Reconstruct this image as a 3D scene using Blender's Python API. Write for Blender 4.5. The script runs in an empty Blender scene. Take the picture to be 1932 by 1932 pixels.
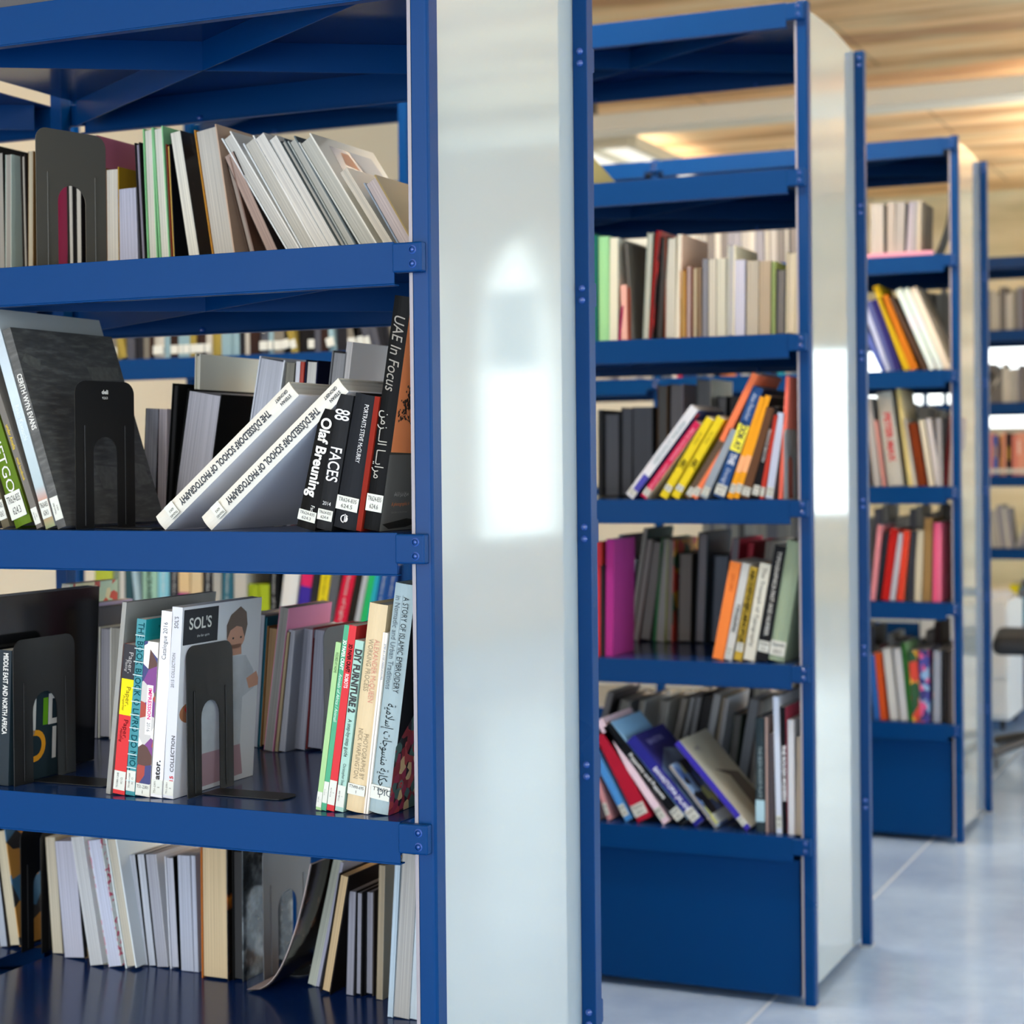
import bpy, bmesh, math, random
from mathutils import Vector, Matrix
rnd = random.Random(11)
C = bpy.context.scene.collection
scene = bpy.context.scene

# ------------------------------------------------------------------ camera, world, light, exposure
CAM = (1.00613, -2.01969, 1.2038)
YAW, PITCH, ROLL = -.41886, -.00765, .00996
FPX, PCX, PCY = 3409.77, 962.15, 900.44
def _axes():
    f = Vector((math.sin(YAW)*math.cos(PITCH), math.cos(YAW)*math.cos(PITCH), math.sin(PITCH)))
    r = Vector((math.cos(YAW), -math.sin(YAW), 0)); d = f.cross(r)
    return (r*math.cos(ROLL)+d*math.sin(ROLL), -r*math.sin(ROLL)+d*math.cos(ROLL), f)
AX = _axes()
cd = bpy.data.cameras.new('camera'); cam = bpy.data.objects.new('camera', cd); C.objects.link(cam)
m = Matrix.Identity(4)
for i in range(3):
    m[i][0] = AX[0][i]; m[i][1] = -AX[1][i]; m[i][2] = -AX[2][i]; m[i][3] = CAM[i]
cam.matrix_world = m
cd.sensor_width = 36; cd.lens = FPX/1932*36
cd.shift_x = (966-PCX)/1932; cd.shift_y = (PCY-966)/1932
cd.clip_start = .05; cd.clip_end = 200
cd.dof.use_dof = True; cd.dof.focus_distance = 2.34; cd.dof.aperture_fstop = 5.4
scene.camera = cam
scene.view_settings.view_transform = 'Standard'; scene.view_settings.look = 'None'
scene.view_settings.gamma = 1; scene.view_settings.use_curve_mapping = False
scene.view_settings.exposure = 1.03
scene.cycles.use_denoising = True
scene.cycles.max_bounces = 8; scene.cycles.diffuse_bounces = 4; scene.cycles.glossy_bounces = 4
scene.cycles.transparent_max_bounces = 12
scene.cycles.caustics_reflective = False; scene.cycles.caustics_refractive = False
scene.cycles.sample_clamp_indirect = 6

world = bpy.data.worlds.new('daylight'); scene.world = world; world.use_nodes = True
wn = world.node_tree
bg = wn.nodes['Background']
geo = wn.nodes.new('ShaderNodeTexCoord'); sep = wn.nodes.new('ShaderNodeSeparateXYZ')
ramp = wn.nodes.new('ShaderNodeValToRGB')
wn.links.new(geo.outputs['Generated'], sep.inputs[0])
wn.links.new(sep.outputs['Z'], ramp.inputs[0]); wn.links.new(ramp.outputs[0], bg.inputs[0])
ramp.color_ramp.elements[0].position = 0.0; ramp.color_ramp.elements[0].color = (.85, .83, .78, 1)
ramp.color_ramp.elements[1].position = .5; ramp.color_ramp.elements[1].color = (.55, .75, 1.0, 1)
e_ = ramp.color_ramp.elements.new(.06); e_.color = (.95, .97, 1.0, 1)
bg.inputs[1].default_value = 2.1

def area(name, loc, rot, sx, sy, power, col):
    l = bpy.data.lights.new(name, 'AREA'); l.shape = 'RECTANGLE'; l.size = sx; l.size_y = sy
    l.energy = power; l.color = col
    o = bpy.data.objects.new(name, l); o.location = loc; o.rotation_euler = rot; C.objects.link(o); return o
sd = bpy.data.lights.new('sun', 'SUN'); sd.energy = 3.2; sd.angle = .02; sd.color = (1, .95, .86)
so = bpy.data.objects.new('sun', sd); C.objects.link(so); so.rotation_euler = (math.radians(42), 0, 0)
# daylight coming in through the tall windows of the right wall, plus an added front fill
area('window_daylight', (4.35, .2, 1.45), (0, math.radians(90), 0), 2.6, 6.0, 78, (.68, .86, 1.0))
area('window_daylight', (4.35, 6.6, 1.45), (0, math.radians(90), 0), 2.6, 3.2, 48, (.74, .89, 1.0))
area('hall_fill', (-1.5, -5.4, 1.1), (math.radians(90), 0, 0), 7.5, 2.1, 70, (.97, .98, 1.0))  # added fill lamp at the open front, lifts the shelf fronts

# ------------------------------------------------------------------ pixel -> place helpers (set out measured positions)
def ray(u, v): return AX[0]*((u-PCX)/FPX) + AX[1]*((v-PCY)/FPX) + AX[2]
def onY(u, v, Y):
    d = ray(u, v); t = (Y-CAM[1])/d.y; return Vector(CAM)+d*t
def onX(u, v, X):
    d = ray(u, v); t = (X-CAM[0])/d.x; return Vector(CAM)+d*t
def onZ(u, v, Z):
    d = ray(u, v); t = (Z-CAM[2])/d.z; return Vector(CAM)+d*t
def proj(P):
    q = Vector(P)-Vector(CAM); z = q.dot(AX[2]); return PCX+FPX*q.dot(AX[0])/z, PCY+FPX*q.dot(AX[1])/z

# ------------------------------------------------------------------ materials
def lin(c):
    if isinstance(c, str):
        c = [int(c[i:i+2], 16)/255 for i in (0, 2, 4)]
        c = [x/12.92 if x <= .04045 else ((x+.055)/1.055)**2.4 for x in c]
    return (*c[:3], 1)
_mats = {}
def mat(key, col, rough=.5, metal=0, spec=.5, coat=0):
    k = ('m', key, str(col), rough)
    if k in _mats: return _mats[k]
    m = bpy.data.materials.new(key); m.use_nodes = True; b = m.node_tree.nodes['Principled BSDF']
    b.inputs['Base Color'].default_value = lin(col); b.inputs['Roughness'].default_value = rough
    b.inputs['Metallic'].default_value = metal; b.inputs['Specular IOR Level'].default_value = spec
    b.inputs['Coat Weight'].default_value = coat; b.inputs['Coat Roughness'].default_value = .08
    _mats[k] = m; return m
def nodes(m): return m.node_tree.nodes, m.node_tree.links, m.node_tree.nodes['Principled BSDF']
def texmat(key, cols, scale=(1, 1, 1), kind='noise', nscale=8, detail=4, rough=.5, pos=None, bump=0, coord='Object', interp='LINEAR', rot=(0, 0, 0)):
    k = ('t', key)
    if k in _mats: return _mats[k]
    m = bpy.data.materials.new(key); m.use_nodes = True; n, l, b = nodes(m)
    tc = n.new('ShaderNodeTexCoord'); mp = n.new('ShaderNodeMapping'); mp.inputs['Scale'].default_value = scale
    mp.inputs['Rotation'].default_value = rot
    l.new(tc.outputs[coord], mp.inputs[0])
    if kind == 'noise':
        t = n.new('ShaderNodeTexNoise'); t.inputs['Scale'].default_value = nscale; t.inputs['Detail'].default_value = detail; out = t.outputs[0]
    elif kind == 'voronoi':
        t = n.new('ShaderNodeTexVoronoi'); t.inputs['Scale'].default_value = nscale; out = t.outputs[0]
    elif kind == 'cells':
        t = n.new('ShaderNodeTexVoronoi'); t.inputs['Scale'].default_value = nscale
        s = n.new('ShaderNodeSeparateXYZ'); l.new(t.outputs['Color'], s.inputs[0]); out = s.outputs[0]
    elif kind == 'wave':
        t = n.new('ShaderNodeTexWave'); t.inputs['Scale'].default_value = nscale; t.inputs['Distortion'].default_value = detail; out = t.outputs[0]
    else:
        t = n.new('ShaderNodeSeparateXYZ'); out = t.outputs[kind]
    l.new(mp.outputs[0], t.inputs[0])
    r = n.new('ShaderNodeValToRGB'); r.color_ramp.interpolation = interp
    pos = pos or [i/(len(cols)-1) for i in range(len(cols))]
    r.color_ramp.elements[0].position = pos[0]; r.color_ramp.elements[0].color = lin(cols[0])
    r.color_ramp.elements[1].position = pos[-1]; r.color_ramp.elements[1].color = lin(cols[-1])
    for p, c in zip(pos[1:-1], cols[1:-1]):
        e = r.color_ramp.elements.new(p); e.color = lin(c)
    l.new(out, r.inputs[0]); l.new(r.outputs[0], b.inputs['Base Color']); b.inputs['Roughness'].default_value = rough
    if bump:
        bp = n.new('ShaderNodeBump'); bp.inputs['Strength'].default_value = bump; bp.inputs['Distance'].default_value = .002
        l.new(out, bp.inputs['Height']); l.new(bp.outputs[0], b.inputs['Normal'])
    _mats[k] = m; return m

def blue_paint(key, base, rough, coat=.3):
    m = bpy.data.materials.new(key); m.use_nodes = True; n, l, b = nodes(m)
    b.inputs['Base Color'].default_value = lin(base)
    tc = n.new('ShaderNodeTexCoord'); t = n.new('ShaderNodeTexNoise'); t.inputs['Scale'].default_value = 420; t.inputs['Detail'].default_value = 2
    l.new(tc.outputs['Object'], t.inputs[0])
    t2 = n.new('ShaderNodeTexNoise'); t2.inputs['Scale'].default_value = 6; l.new(tc.outputs['Object'], t2.inputs[0])
    bp = n.new('ShaderNodeBump'); bp.inputs['Strength'].default_value = .06; bp.inputs['Distance'].default_value = .001
    l.new(t.outputs[0], bp.inputs['Height']); l.new(bp.outputs[0], b.inputs['Normal'])
    mr = n.new('ShaderNodeMapRange'); mr.inputs['To Min'].default_value = rough*.8; mr.inputs['To Max'].default_value = rough*1.3
    l.new(t2.outputs[0], mr.inputs[0]); l.new(mr.outputs[0], b.inputs['Roughness'])
    b.inputs['Coat Weight'].default_value = coat; b.inputs['Coat Roughness'].default_value = .12; b.inputs['Specular IOR Level'].default_value = .1
    return m
BLUE = blue_paint('blue_powder_coat', '003468', .34, .0)
BLUEP = blue_paint('blue_post_coat', '003468', .28, .05)
BLUES = blue_paint('blue_shelf_coat', '0B2B5E', .2, .3)
GLASSP = mat('white_glass', 'A9B5B8', .06, spec=.6, coat=.9)
PEDGE = mat('raw_panel_edge', '8F8A90', .5)
BOLT = mat('blue_bolt', '1A4690', .25, coat=.5)
BLACK = mat('black_metal', '131314', .36, spec=.3)
BROWNM = mat('grey_brown_metal', '45433D', .35)
GREYM = mat('grey_metal', '54575A', .35)
LBL = mat('label_paper', 'CBCDC3', .5)
INK = mat('ink', '0E0E10', .5)
WHITE = mat('white_ink', 'D2D2CC', .5)

def page_mat(hexc):
    k = ('pg', hexc)
    if k in _mats: return _mats[k]
    m = bpy.data.materials.new('paper_edges'); m.use_nodes = True; n, l, b = nodes(m)
    tc = n.new('ShaderNodeTexCoord'); mp = n.new('ShaderNodeMapping'); mp.inputs['Scale'].default_value = (900, 3, 3)
    t = n.new('ShaderNodeTexNoise'); t.inputs['Scale'].default_value = 1; t.inputs['Detail'].default_value = 3
    l.new(tc.outputs['Object'], mp.inputs[0]); l.new(mp.outputs[0], t.inputs[0])
    r = n.new('ShaderNodeValToRGB'); c = lin(hexc)
    r.color_ramp.elements[0].position = .3; r.color_ramp.elements[0].color = (c[0]*.66, c[1]*.66, c[2]*.68, 1)
    r.color_ramp.elements[1].position = .62; r.color_ramp.elements[1].color = c
    l.new(t.outputs[0], r.inputs[0]); l.new(r.outputs[0], b.inputs['Base Color']); b.inputs['Roughness'].default_value = .7
    bp = n.new('ShaderNodeBump'); bp.inputs['Strength'].default_value = .25; bp.inputs['Distance'].default_value = .0008
    l.new(t.outputs[0], bp.inputs['Height']); l.new(bp.outputs[0], b.inputs['Normal'])
    _mats[k] = m; return m
def cmat(c):
    return c if isinstance(c, bpy.types.Material) else mat('cover', c, .42, spec=.04)

# ------------------------------------------------------------------ mesh helpers
def link(name, bm, mats, parent=None, smooth=False, bevel=0, seg=2):
    me = bpy.data.meshes.new(name); bmesh.ops.recalc_face_normals(bm, faces=bm.faces[:]) if smooth is not None else None
    bm.to_mesh(me); bm.free()
    for mt in (mats if isinstance(mats, (list, tuple)) else [mats]): me.materials.append(mt)
    o = bpy.data.objects.new(name, me); C.objects.link(o)
    if parent is not None: o.parent = parent
    if smooth: [setattr(p, 'use_smooth', True) for p in me.polygons]
    if bevel:
        b = o.modifiers.new('bevel', 'BEVEL'); b.width = bevel; b.segments = seg; b.limit_method = 'ANGLE'; b.angle_limit = .6
    return o
def empty(name, loc=(0, 0, 0), rot=(0, 0, 0)):
    o = bpy.data.objects.new(name, None); C.objects.link(o); o.location = loc; o.rotation_euler = rot; o.empty_display_size = .05; return o
def tag(o, label, cat, group=None, kind=None):
    if label: o['label'] = label
    if cat: o['category'] = cat
    if group: o['group'] = group
    if kind: o['kind'] = kind
    return o
def box(bm, x0, x1, y0, y1, z0, z1, mi=0):
    v = [bm.verts.new(p) for p in ((x0, y0, z0), (x1, y0, z0), (x1, y1, z0), (x0, y1, z0), (x0, y0, z1), (x1, y0, z1), (x1, y1, z1), (x0, y1, z1))]
    for f in ((0, 3, 2, 1), (4, 5, 6, 7), (0, 1, 5, 4), (1, 2, 6, 5), (2, 3, 7, 6), (3, 0, 4, 7)):
        fa = bm.faces.new([v[i] for i in f]); fa.material_index = mi
def prism(bm, pts, axis, a0, a1, mi=0):
    """pts: closed outline in the two other axes; extruded along axis from a0 to a1"""
    def P(p, a):
        q = list(p); q.insert(axis, a); return q
    lo = [bm.verts.new(P(p, a0)) for p in pts]; hi = [bm.verts.new(P(p, a1)) for p in pts]; n = len(pts)
    for i in range(n):
        f = bm.faces.new((lo[i], lo[(i+1) % n], hi[(i+1) % n], hi[i])); f.material_index = mi
    for ring in (lo, hi):
        f = bm.faces.new(ring); f.material_index = mi
        if n > 4: f.normal_update(); bmesh.ops.triangulate(bm, faces=[f], ngon_method='EAR_CLIP')
def dome(bm, c, r, axis=1, sgn=-1, h=.5, seg=12):
    rings = []
    for k in range(4):
        a = k/3*math.pi/2; rr = r*math.cos(a); hh = r*h*math.sin(a)
        ring = []
        for i in range(seg if k < 3 else 1):
            t = i/seg*2*math.pi; p = [rr*math.cos(t), rr*math.sin(t)]; p.insert(axis, sgn*hh)
            ring.append(bm.verts.new([c[j]+p[j] for j in range(3)]))
        rings.append(ring)
    for a, b in zip(rings, rings[1:]):
        for i in range(seg):
            j = (i+1) % seg
            bm.faces.new((a[i], a[j], b[j], b[i]) if len(b) > 1 else (a[i], a[j], b[0]))
def disc_ring(bm, c, r0, r1, y, seg=20):
    a = [bm.verts.new((c[0]+r0*math.cos(i/seg*2*math.pi), y, c[1]+r0*math.sin(i/seg*2*math.pi))) for i in range(seg)]
    b = [bm.verts.new((c[0]+r1*math.cos(i/seg*2*math.pi), y-.0012, c[1]+r1*math.sin(i/seg*2*math.pi))) for i in range(seg)]
    for i in range(seg): bm.faces.new((a[i], a[(i+1) % seg], b[(i+1) % seg], b[i]))

def text_mesh(body, size, bold=0, shear=0, spacing=1.0, align='CENTER'):
    cu = bpy.data.curves.new('lettering', 'FONT'); cu.body = body; cu.size = size; cu.resolution_u = 5 if size > .02 else 2
    cu.align_x = align; cu.align_y = 'CENTER'; cu.offset = bold; cu.shear = shear; cu.space_character = spacing
    o = bpy.data.objects.new('lettering', cu)
    C.objects.link(o); dg = bpy.context.evaluated_depsgraph_get(); dg.update()
    me = bpy.data.meshes.new_from_object(o.evaluated_get(dg)); bpy.data.objects.remove(o); bpy.data.curves.remove(cu)
    return me
def text(name, body, size, place, material, parent, **k):
    """place: function (tx, ty) -> local xyz on the surface"""
    fit = k.pop('fit', None); wfit = k.pop('squeeze', 1.0)
    me = text_mesh(body, size, **k)
    if not me.vertices: return None
    if fit:
        xs = [v.co.x for v in me.vertices]; w = max(xs)-min(xs); s = fit/w; s = min(s, 1.15) if name == 'call_number' else s
    else: s = 1
    for v in me.vertices: v.co = place(v.co.x*s, v.co.y*wfit)
    me.materials.clear(); me.materials.append(material)
    o = bpy.data.objects.new(name, me); C.objects.link(o); o.parent = parent; return o

# ------------------------------------------------------------------ the hall
X_L, X_R, Y_F, Y_B, Z_C = -3.6, 4.2, -5.5, 13.2, 3.4
def structure(name, bm, mt, bevel=0):
    o = link(name, bm, mt, bevel=bevel); o['kind'] = 'structure'; return o
def floor_mat():
    m = bpy.data.materials.new('polished_concrete'); m.use_nodes = True; n, l, b = nodes(m)
    tc = n.new('ShaderNodeTexCoord'); t = n.new('ShaderNodeTexNoise'); t.inputs['Scale'].default_value = 1.3; t.inputs['Detail'].default_value = 7; t.inputs['Roughness'].default_value = .62
    l.new(tc.outputs['Object'], t.inputs[0]); r = n.new('ShaderNodeValToRGB')
    r.color_ramp.elements[0].position = .33; r.color_ramp.elements[0].color = lin('7C94B8')
    r.color_ramp.elements[1].position = .68; r.color_ramp.elements[1].color = lin('A4BFDF')
    l.new(t.outputs[0], r.inputs[0]); l.new(r.outputs[0], b.inputs['Base Color'])
    t2 = n.new('ShaderNodeTexNoise'); t2.inputs['Scale'].default_value = 5; l.new(tc.outputs['Object'], t2.inputs[0])
    mr = n.new('ShaderNodeMapRange'); mr.inputs['To Min'].default_value = .08; mr.inputs['To Max'].default_value = .24
    l.new(t2.outputs[0], mr.inputs[0]); l.new(mr.outputs[0], b.inputs['Roughness']); return m
def plank_mat(key, cols, s):
    m = bpy.data.materials.new(key); m.use_nodes = True; n, l, b = nodes(m)
    tc = n.new('ShaderNodeTexCoord'); mp = n.new('ShaderNodeMapping'); mp.inputs['Scale'].default_value = s
    t = n.new('ShaderNodeTexNoise'); t.inputs['Scale'].default_value = 1.6; t.inputs['Detail'].default_value = 6; t.inputs['Roughness'].default_value = .55
    l.new(tc.outputs['Object'], mp.inputs[0]); l.new(mp.outputs[0], t.inputs[0]); r = n.new('ShaderNodeValToRGB')
    r.color_ramp.elements[0].position = .38; r.color_ramp.elements[0].color = lin(cols[0])
    r.color_ramp.elements[1].position = .64; r.color_ramp.elements[1].color = lin(cols[2])
    e = r.color_ramp.elements.new(.5); e.color = lin(cols[1])
    br = n.new('ShaderNodeTexBrick'); br.inputs['Scale'].default_value = 1; br.inputs['Brick Width'].default_value = 2.4; br.inputs['Row Height'].default_value = 1.15
    br.inputs['Mortar Size'].default_value = .012; br.inputs['Color1'].default_value = (1, 1, 1, 1); br.inputs['Color2'].default_value = (.9, .9, .88, 1); br.inputs['Mortar'].default_value = (.62, .6, .58, 1)
    l.new(tc.outputs['Object'], br.inputs[0])
    mx = n.new('ShaderNodeMix'); mx.data_type = 'RGBA'; mx.blend_type = 'MULTIPLY'; mx.inputs[0].default_value = 1
    l.new(t.outputs[0], r.inputs[0]); l.new(r.outputs[0], mx.inputs[6]); l.new(br.outputs[0], mx.inputs[7]); 
    mp2 = n.new('ShaderNodeMapping'); mp2.inputs['Scale'].default_value = tuple(q*(2.2 if q < 1 else .7) for q in s); l.new(tc.outputs['Object'], mp2.inputs[0])
    t3 = n.new('ShaderNodeTexNoise'); t3.inputs['Scale'].default_value = 1.7; t3.inputs['Detail'].default_value = 5; l.new(mp2.outputs[0], t3.inputs[0])
    mr = n.new('ShaderNodeMapRange'); mr.inputs['From Min'].default_value = .52; mr.inputs['From Max'].default_value = .66; mr.inputs['To Max'].default_value = .5; l.new(t3.outputs[0], mr.inputs[0])
    m2 = n.new('ShaderNodeMix'); m2.data_type = 'RGBA'; m2.inputs[7].default_value = lin(cols[3]); l.new(mr.outputs[0], m2.inputs[0]); l.new(mx.outputs[2], m2.inputs[6]); l.new(m2.outputs[2], b.inputs['Base Color'])
    b.inputs['Roughness'].default_value = .7; return m
bm = bmesh.new(); box(bm, X_L-.2, X_R+.2, Y_F-3, Y_B+.2, -.1, 0); structure('floor', bm, floor_mat())
bm = bmesh.new(); box(bm, X_L-.2, X_R+.2, Y_F, Y_B+.2, Z_C, Z_C+.2)
structure('ceiling', bm, plank_mat('board_marked_ceiling', ('BE8F60', 'F0C48C', 'FBE0B4', 'D9D3AC'), (.25, 2.2, 1)))
CREAM = mat('cream_plaster', 'D8D3C2', .6)
bm = bmesh.new(); box(bm, X_L-.2, X_L, Y_F, Y_B, 0, Z_C); structure('wall_left', bm, CREAM)
# floor joints
def joint(p0, p1, w=.012):
    bm = bmesh.new(); a = Vector(p0); b = Vector(p1); d = (b-a).normalized(); s = Vector((-d.y, d.x))*w/2
    v = [bm.verts.new((q.x, q.y, z)) for z in (.0003, .0012) for q in (a-s, b-s, b+s, a+s)]
    for f in ((0, 1, 2, 3), (7, 6, 5, 4), (0, 4, 5, 1), (1, 5, 6, 2), (2, 6, 7, 3), (3, 7, 4, 0)): bm.faces.new([v[i] for i in f])
    o = structure('trim_1', bm, mat('floor_joint', 'A3B2C4', .5)); return o
joint((-.107, -5), (-.107, 13), .008); joint((-3.5, 1.1), (4.1, 1.1), .006)
# back wall with a long high window and a tall glazed opening at its right
def wall_xz(name, y0, y1, openings, mt, x0, x1, z0=0, z1=None):
    z1 = z1 or Z_C; bm = bmesh.new(); xs = sorted({x0, x1, *[o[0] for o in openings], *[o[1] for o in openings]})
    for a, b in zip(xs, xs[1:]):
        zz = z0
        for o in sorted([o for o in openings if o[0] <= a and o[1] >= b], key=lambda o: o[2]):
            if o[2] > zz: box(bm, a, b, y0, y1, zz, o[2])
            zz = o[3]
        if zz < z1: box(bm, a, b, y0, y1, zz, z1)
    return structure(name, bm, mt)
BACKW = plank_mat('board_marked_wall', ('B9B08F', 'D3C9A8', 'E3DCC4', 'BFC0A0'), (.3, 1, 2.6))
bw = wall_xz('wall_back', Y_B, Y_B+.2, [(-2.9, .6, 1.42, 2.25), (2.45, 3.3, .7, 2.2)], BACKW, X_L, X_R)
PANE = bpy.data.materials.new('window_glass'); PANE.use_nodes = True
n, l, b = nodes(PANE); tr = n.new('ShaderNodeBsdfTransparent'); tr.inputs[0].default_value = (.93, .97, .97, 1); gl = n.new('ShaderNodeBsdfGlossy'); gl.inputs['Roughness'].default_value = .02
mxs = n.new('ShaderNodeMixShader'); mxs.inputs[0].default_value = .08
l.new(tr.outputs[0], mxs.inputs[1]); l.new(gl.outputs[0], mxs.inputs[2]); l.new(mxs.outputs[0], n['Material Output'].inputs[0])
FRAME = mat('dark_window_frame', '8A8D8F', .4)
wc = [0]
def window_xz(x0, x1, z0, z1, y, nmul=2):
    wc[0] += 1; w = empty('window_%d' % wc[0], ((x0+x1)/2, y, z0)); w['kind'] = 'structure'; cx = (x0+x1)/2
    bm = bmesh.new(); t = .04
    box(bm, x0-cx, x1-cx, 0, .06, 0, t); box(bm, x0-cx, x1-cx, 0, .06, z1-z0-t, z1-z0)
    for i in range(nmul+1):
        x = x0-cx+(x1-x0-t)*i/nmul; box(bm, x, x+t, 0, .06, t, z1-z0-t)
    link('window_frame', bm, FRAME, w)
    bm = bmesh.new(); box(bm, x0-cx+t, x1-cx-t, .028, .034, t, z1-z0-t); link('pane', bm, PANE, w)
window_xz(-2.9, .6, 1.42, 2.25, Y_B+.05, 3); window_xz(2.45, 3.3, .7, 2.2, Y_B+.05, 1)
# right wall: tall windows whose heads curve up to a point
def arch_pts(y0, y1, z0, zs, zp, yp, n=8):
    """outline (y,z) anticlockwise: straight sill and jambs, curved up to a point"""
    pts = [(y0, z0), (y1, z0), (y1, zs)]
    for i in range(1, n): t = i/n; pts.append((y1+(yp-y1)*t**1.6, zs+(zp-zs)*math.sin(t*math.pi/2)**.9 if False else zs+(zp-zs)*t**.85))
    pts.append((yp, zp))
    for i in range(n-1, 0, -1): t = i/n; pts.append((y0+(yp-y0)*t**1.6, zs+(zp-zs)*t**.85))
    pts.append((y0, zs)); return pts
ARCH = [(-2.8, -1.0), (-.6, 1.2), (1.6, 3.4), (5.0, 6.5), (7.1, 8.87), (9.29, 11.2)]
def arch_args(a): y0, y1 = a; return arch_pts(y0, y1, .62 if y0 > 9 else .53, 2.1, 3.04, y0+(y1-y0)*.52)
bm = bmesh.new()
segs = [(Y_F, Y_B)]
# wall slab built as strips around each opening
cur = Y_F
for a in ARCH:
    pts = arch_args(a); y0, y1 = a; zb = pts[0][1]
    box(bm, X_R, X_R+.25, cur, y0, 0, Z_C); box(bm, X_R, X_R+.25, y0, y1, 0, zb)
    top = [p for p in pts[2:]]   # (y1,zs) ... peak ... (y0,zs)
    prism(bm, [(p[0], p[1]) for p in top]+[(y0, Z_C), (y1, Z_C)], 0, X_R, X_R+.25)
    cur = y1
box(bm, X_R, X_R+.25, cur, Y_B, 0, Z_C)
structure('wall_right', bm, mat('warm_plaster', 'D9C9BA', .6))
for a in ARCH:
    wc[0] += 1; pts = arch_args(a); yc = (a[0]+a[1])/2
    w = empty('window_%d' % wc[0], (X_R+.12, yc, pts[0][1])); w['kind'] = 'structure'; z0 = pts[0][1]
    q = [(p[0]-yc, p[1]-z0) for p in pts]; cz = 1.2
    inn = [(p[0]*.95, cz+(p[1]-cz)*.965) for p in q]
    bm = bmesh.new()
    for i in range(len(q)):
        j = (i+1) % len(q); A = [(0, *q[i]), (0, *q[j]), (0, *inn[j]), (0, *inn[i])]
        v = [bm.verts.new(p) for p in A]+[bm.verts.new((.05, p[1], p[2])) for p in A]
        for f in ((0, 1, 2, 3), (7, 6, 5, 4), (0, 4, 5, 1), (2, 6, 7, 3)): bm.faces.new([v[k] for k in f])
    link('window_frame', bm, mat('light_window_frame', 'C9CCCB', .4), w)
    bm = bmesh.new(); prism(bm, inn, 0, .02, .026); link('pane', bm, PANE, w)
# pale apartment building outside, seen mirrored in the white end panels
def facade():
    b = empty('apartment_building', (13, 33, 0)); tag(b, 'pale apartment block outside the arched windows, mirrored in end panel', 'building')
    b.rotation_euler = (0, 0, .25)
    bm = bmesh.new(); box(bm, -6, 6, 0, 8, -1, 15); link('facade', bm, mat('pale_render', 'E3E0DA', .7), b)
    for fl in range(4):
        bm = bmesh.new(); box(bm, -6.2, -1.0, -1.3, 0, 2.6+fl*3, 3.6+fl*3); link('balcony', bm, mat('balcony_white', 'E8E6E0', .6), b)
        for x in (1.0, 3.6):
            bm = bmesh.new(); box(bm, x, x+1.3, -.03, .05, 3.2+fl*3, 4.9+fl*3); link('house_window', bm, mat('dark_pane', '6D747A', .2), b)
facade()

# white duct under the ceiling, one ceiling light panel, then added lamps out of view
bm = bmesh.new(); box(bm, -3.4, 4.1, 8.18, 8.42, 3.2, 3.305)
bo = link('ceiling_duct', bm, mat('duct_white', 'E6E1D2', .5), bevel=.01); tag(bo, 'long pale rectangular duct hung under the board-marked ceiling', 'duct')
for i, x in enumerate((-3.0, 0.4, 3.4)):
    bm = bmesh.new(); box(bm, x-.015, x+.015, 8.28, 8.31, 3.3, Z_C); link('hanger', bm, GREYM, bo)
EM = bpy.data.materials.new('lamp_panel'); EM.use_nodes = True; n, l, b = nodes(EM)
b.inputs['Base Color'].default_value = lin('F4F2E8'); b.inputs['Emission Color'].default_value = (1, .98, .92, 1); b.inputs['Emission Strength'].default_value = .35
PL = [(-3.45, -2.93, 8.75, 12.6, 'white square-edged ceiling light panel nearest the left wall', 5, 8),
      (2.5, 3.0, 1.8, 4.8, 'added unseen light panel hung right of the second bookcase', 60, 6),  # this panel and the next are added to light the ceiling
      (.25, .6, 8.4, 12.2, 'added unseen light panel hung right of the farthest bookcase', 85, 6),
      (-1.7, -.1, 1.1, 1.24, 'added unseen slim white lamp over the aisle between nearest and second bookcases', 50, 18),  # both aisle lamps are added, out of view, to brighten low shelves
      (-1.7, -.1, 2.98, 3.12, 'added unseen slim white lamp over the aisle between second and third bookcases', 50, 18)]
for k, (xa, xb, ya, yb, lb, up, dn) in enumerate(PL):
    t = empty('ceiling_light', ((xa+xb)/2, (ya+yb)/2, (3.2, 2.4, 2.7, 2.9, 2.9)[k])); zt = t.location.z; tag(t, lb, 'ceiling light', 'ceiling light panels'); hx = (xb-xa)/2; hy = (yb-ya)/2
    bm = bmesh.new()
    for s in (-1, 1): box(bm, s*hx-.03, s*hx+.03, -hy, hy, 0, .07); box(bm, -hx, hx, s*hy-.03, s*hy+.03, 0, .07)
    box(bm, -hx, hx, -hy, hy, .05, .07); box(bm, -.02, .02, -hy, hy, -.01, .05); link('light_frame', bm, mat('lamp_frame', 'D9D4BE', .4), t)
    bm = bmesh.new(); box(bm, -hx+.03, -.02, -hy+.03, hy-.03, .02, .05); link('diffuser', bm, EM, t)
    bm = bmesh.new(); box(bm, .02, hx-.03, -hy+.03, hy-.03, .02, .05); link('diffuser', bm, EM, t)
    for s_ in (-.8, .8):
        bm = bmesh.new(); box(bm, -.008, .008, s_*hy, s_*hy+.016, .07, Z_C-zt); link('hanger', bm, GREYM, t)
    area('uplight', (t.location.x, t.location.y, zt+.09), (math.pi, 0, 0), hx*1.8, hy*1.9, up, (1, .93, .82))  # uplight added to every panel to brighten the ceiling
    area('downlight', (t.location.x, t.location.y, zt-.02), (0, 0, 0), hx*1.8, hy*1.9, dn, (.95, .97, 1))
t = empty('smoke_detector', (-.62*3.1, 7.7, Z_C)); tag(t, 'small round white smoke detector on the ceiling', 'smoke detector')
bm = bmesh.new(); dome(bm, (0, 0, 0), .055, axis=2, sgn=-1, h=.7); link('detector_cap', bm, mat('lamp_frame', 'D9D4BE', .4), t, smooth=True)

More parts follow.
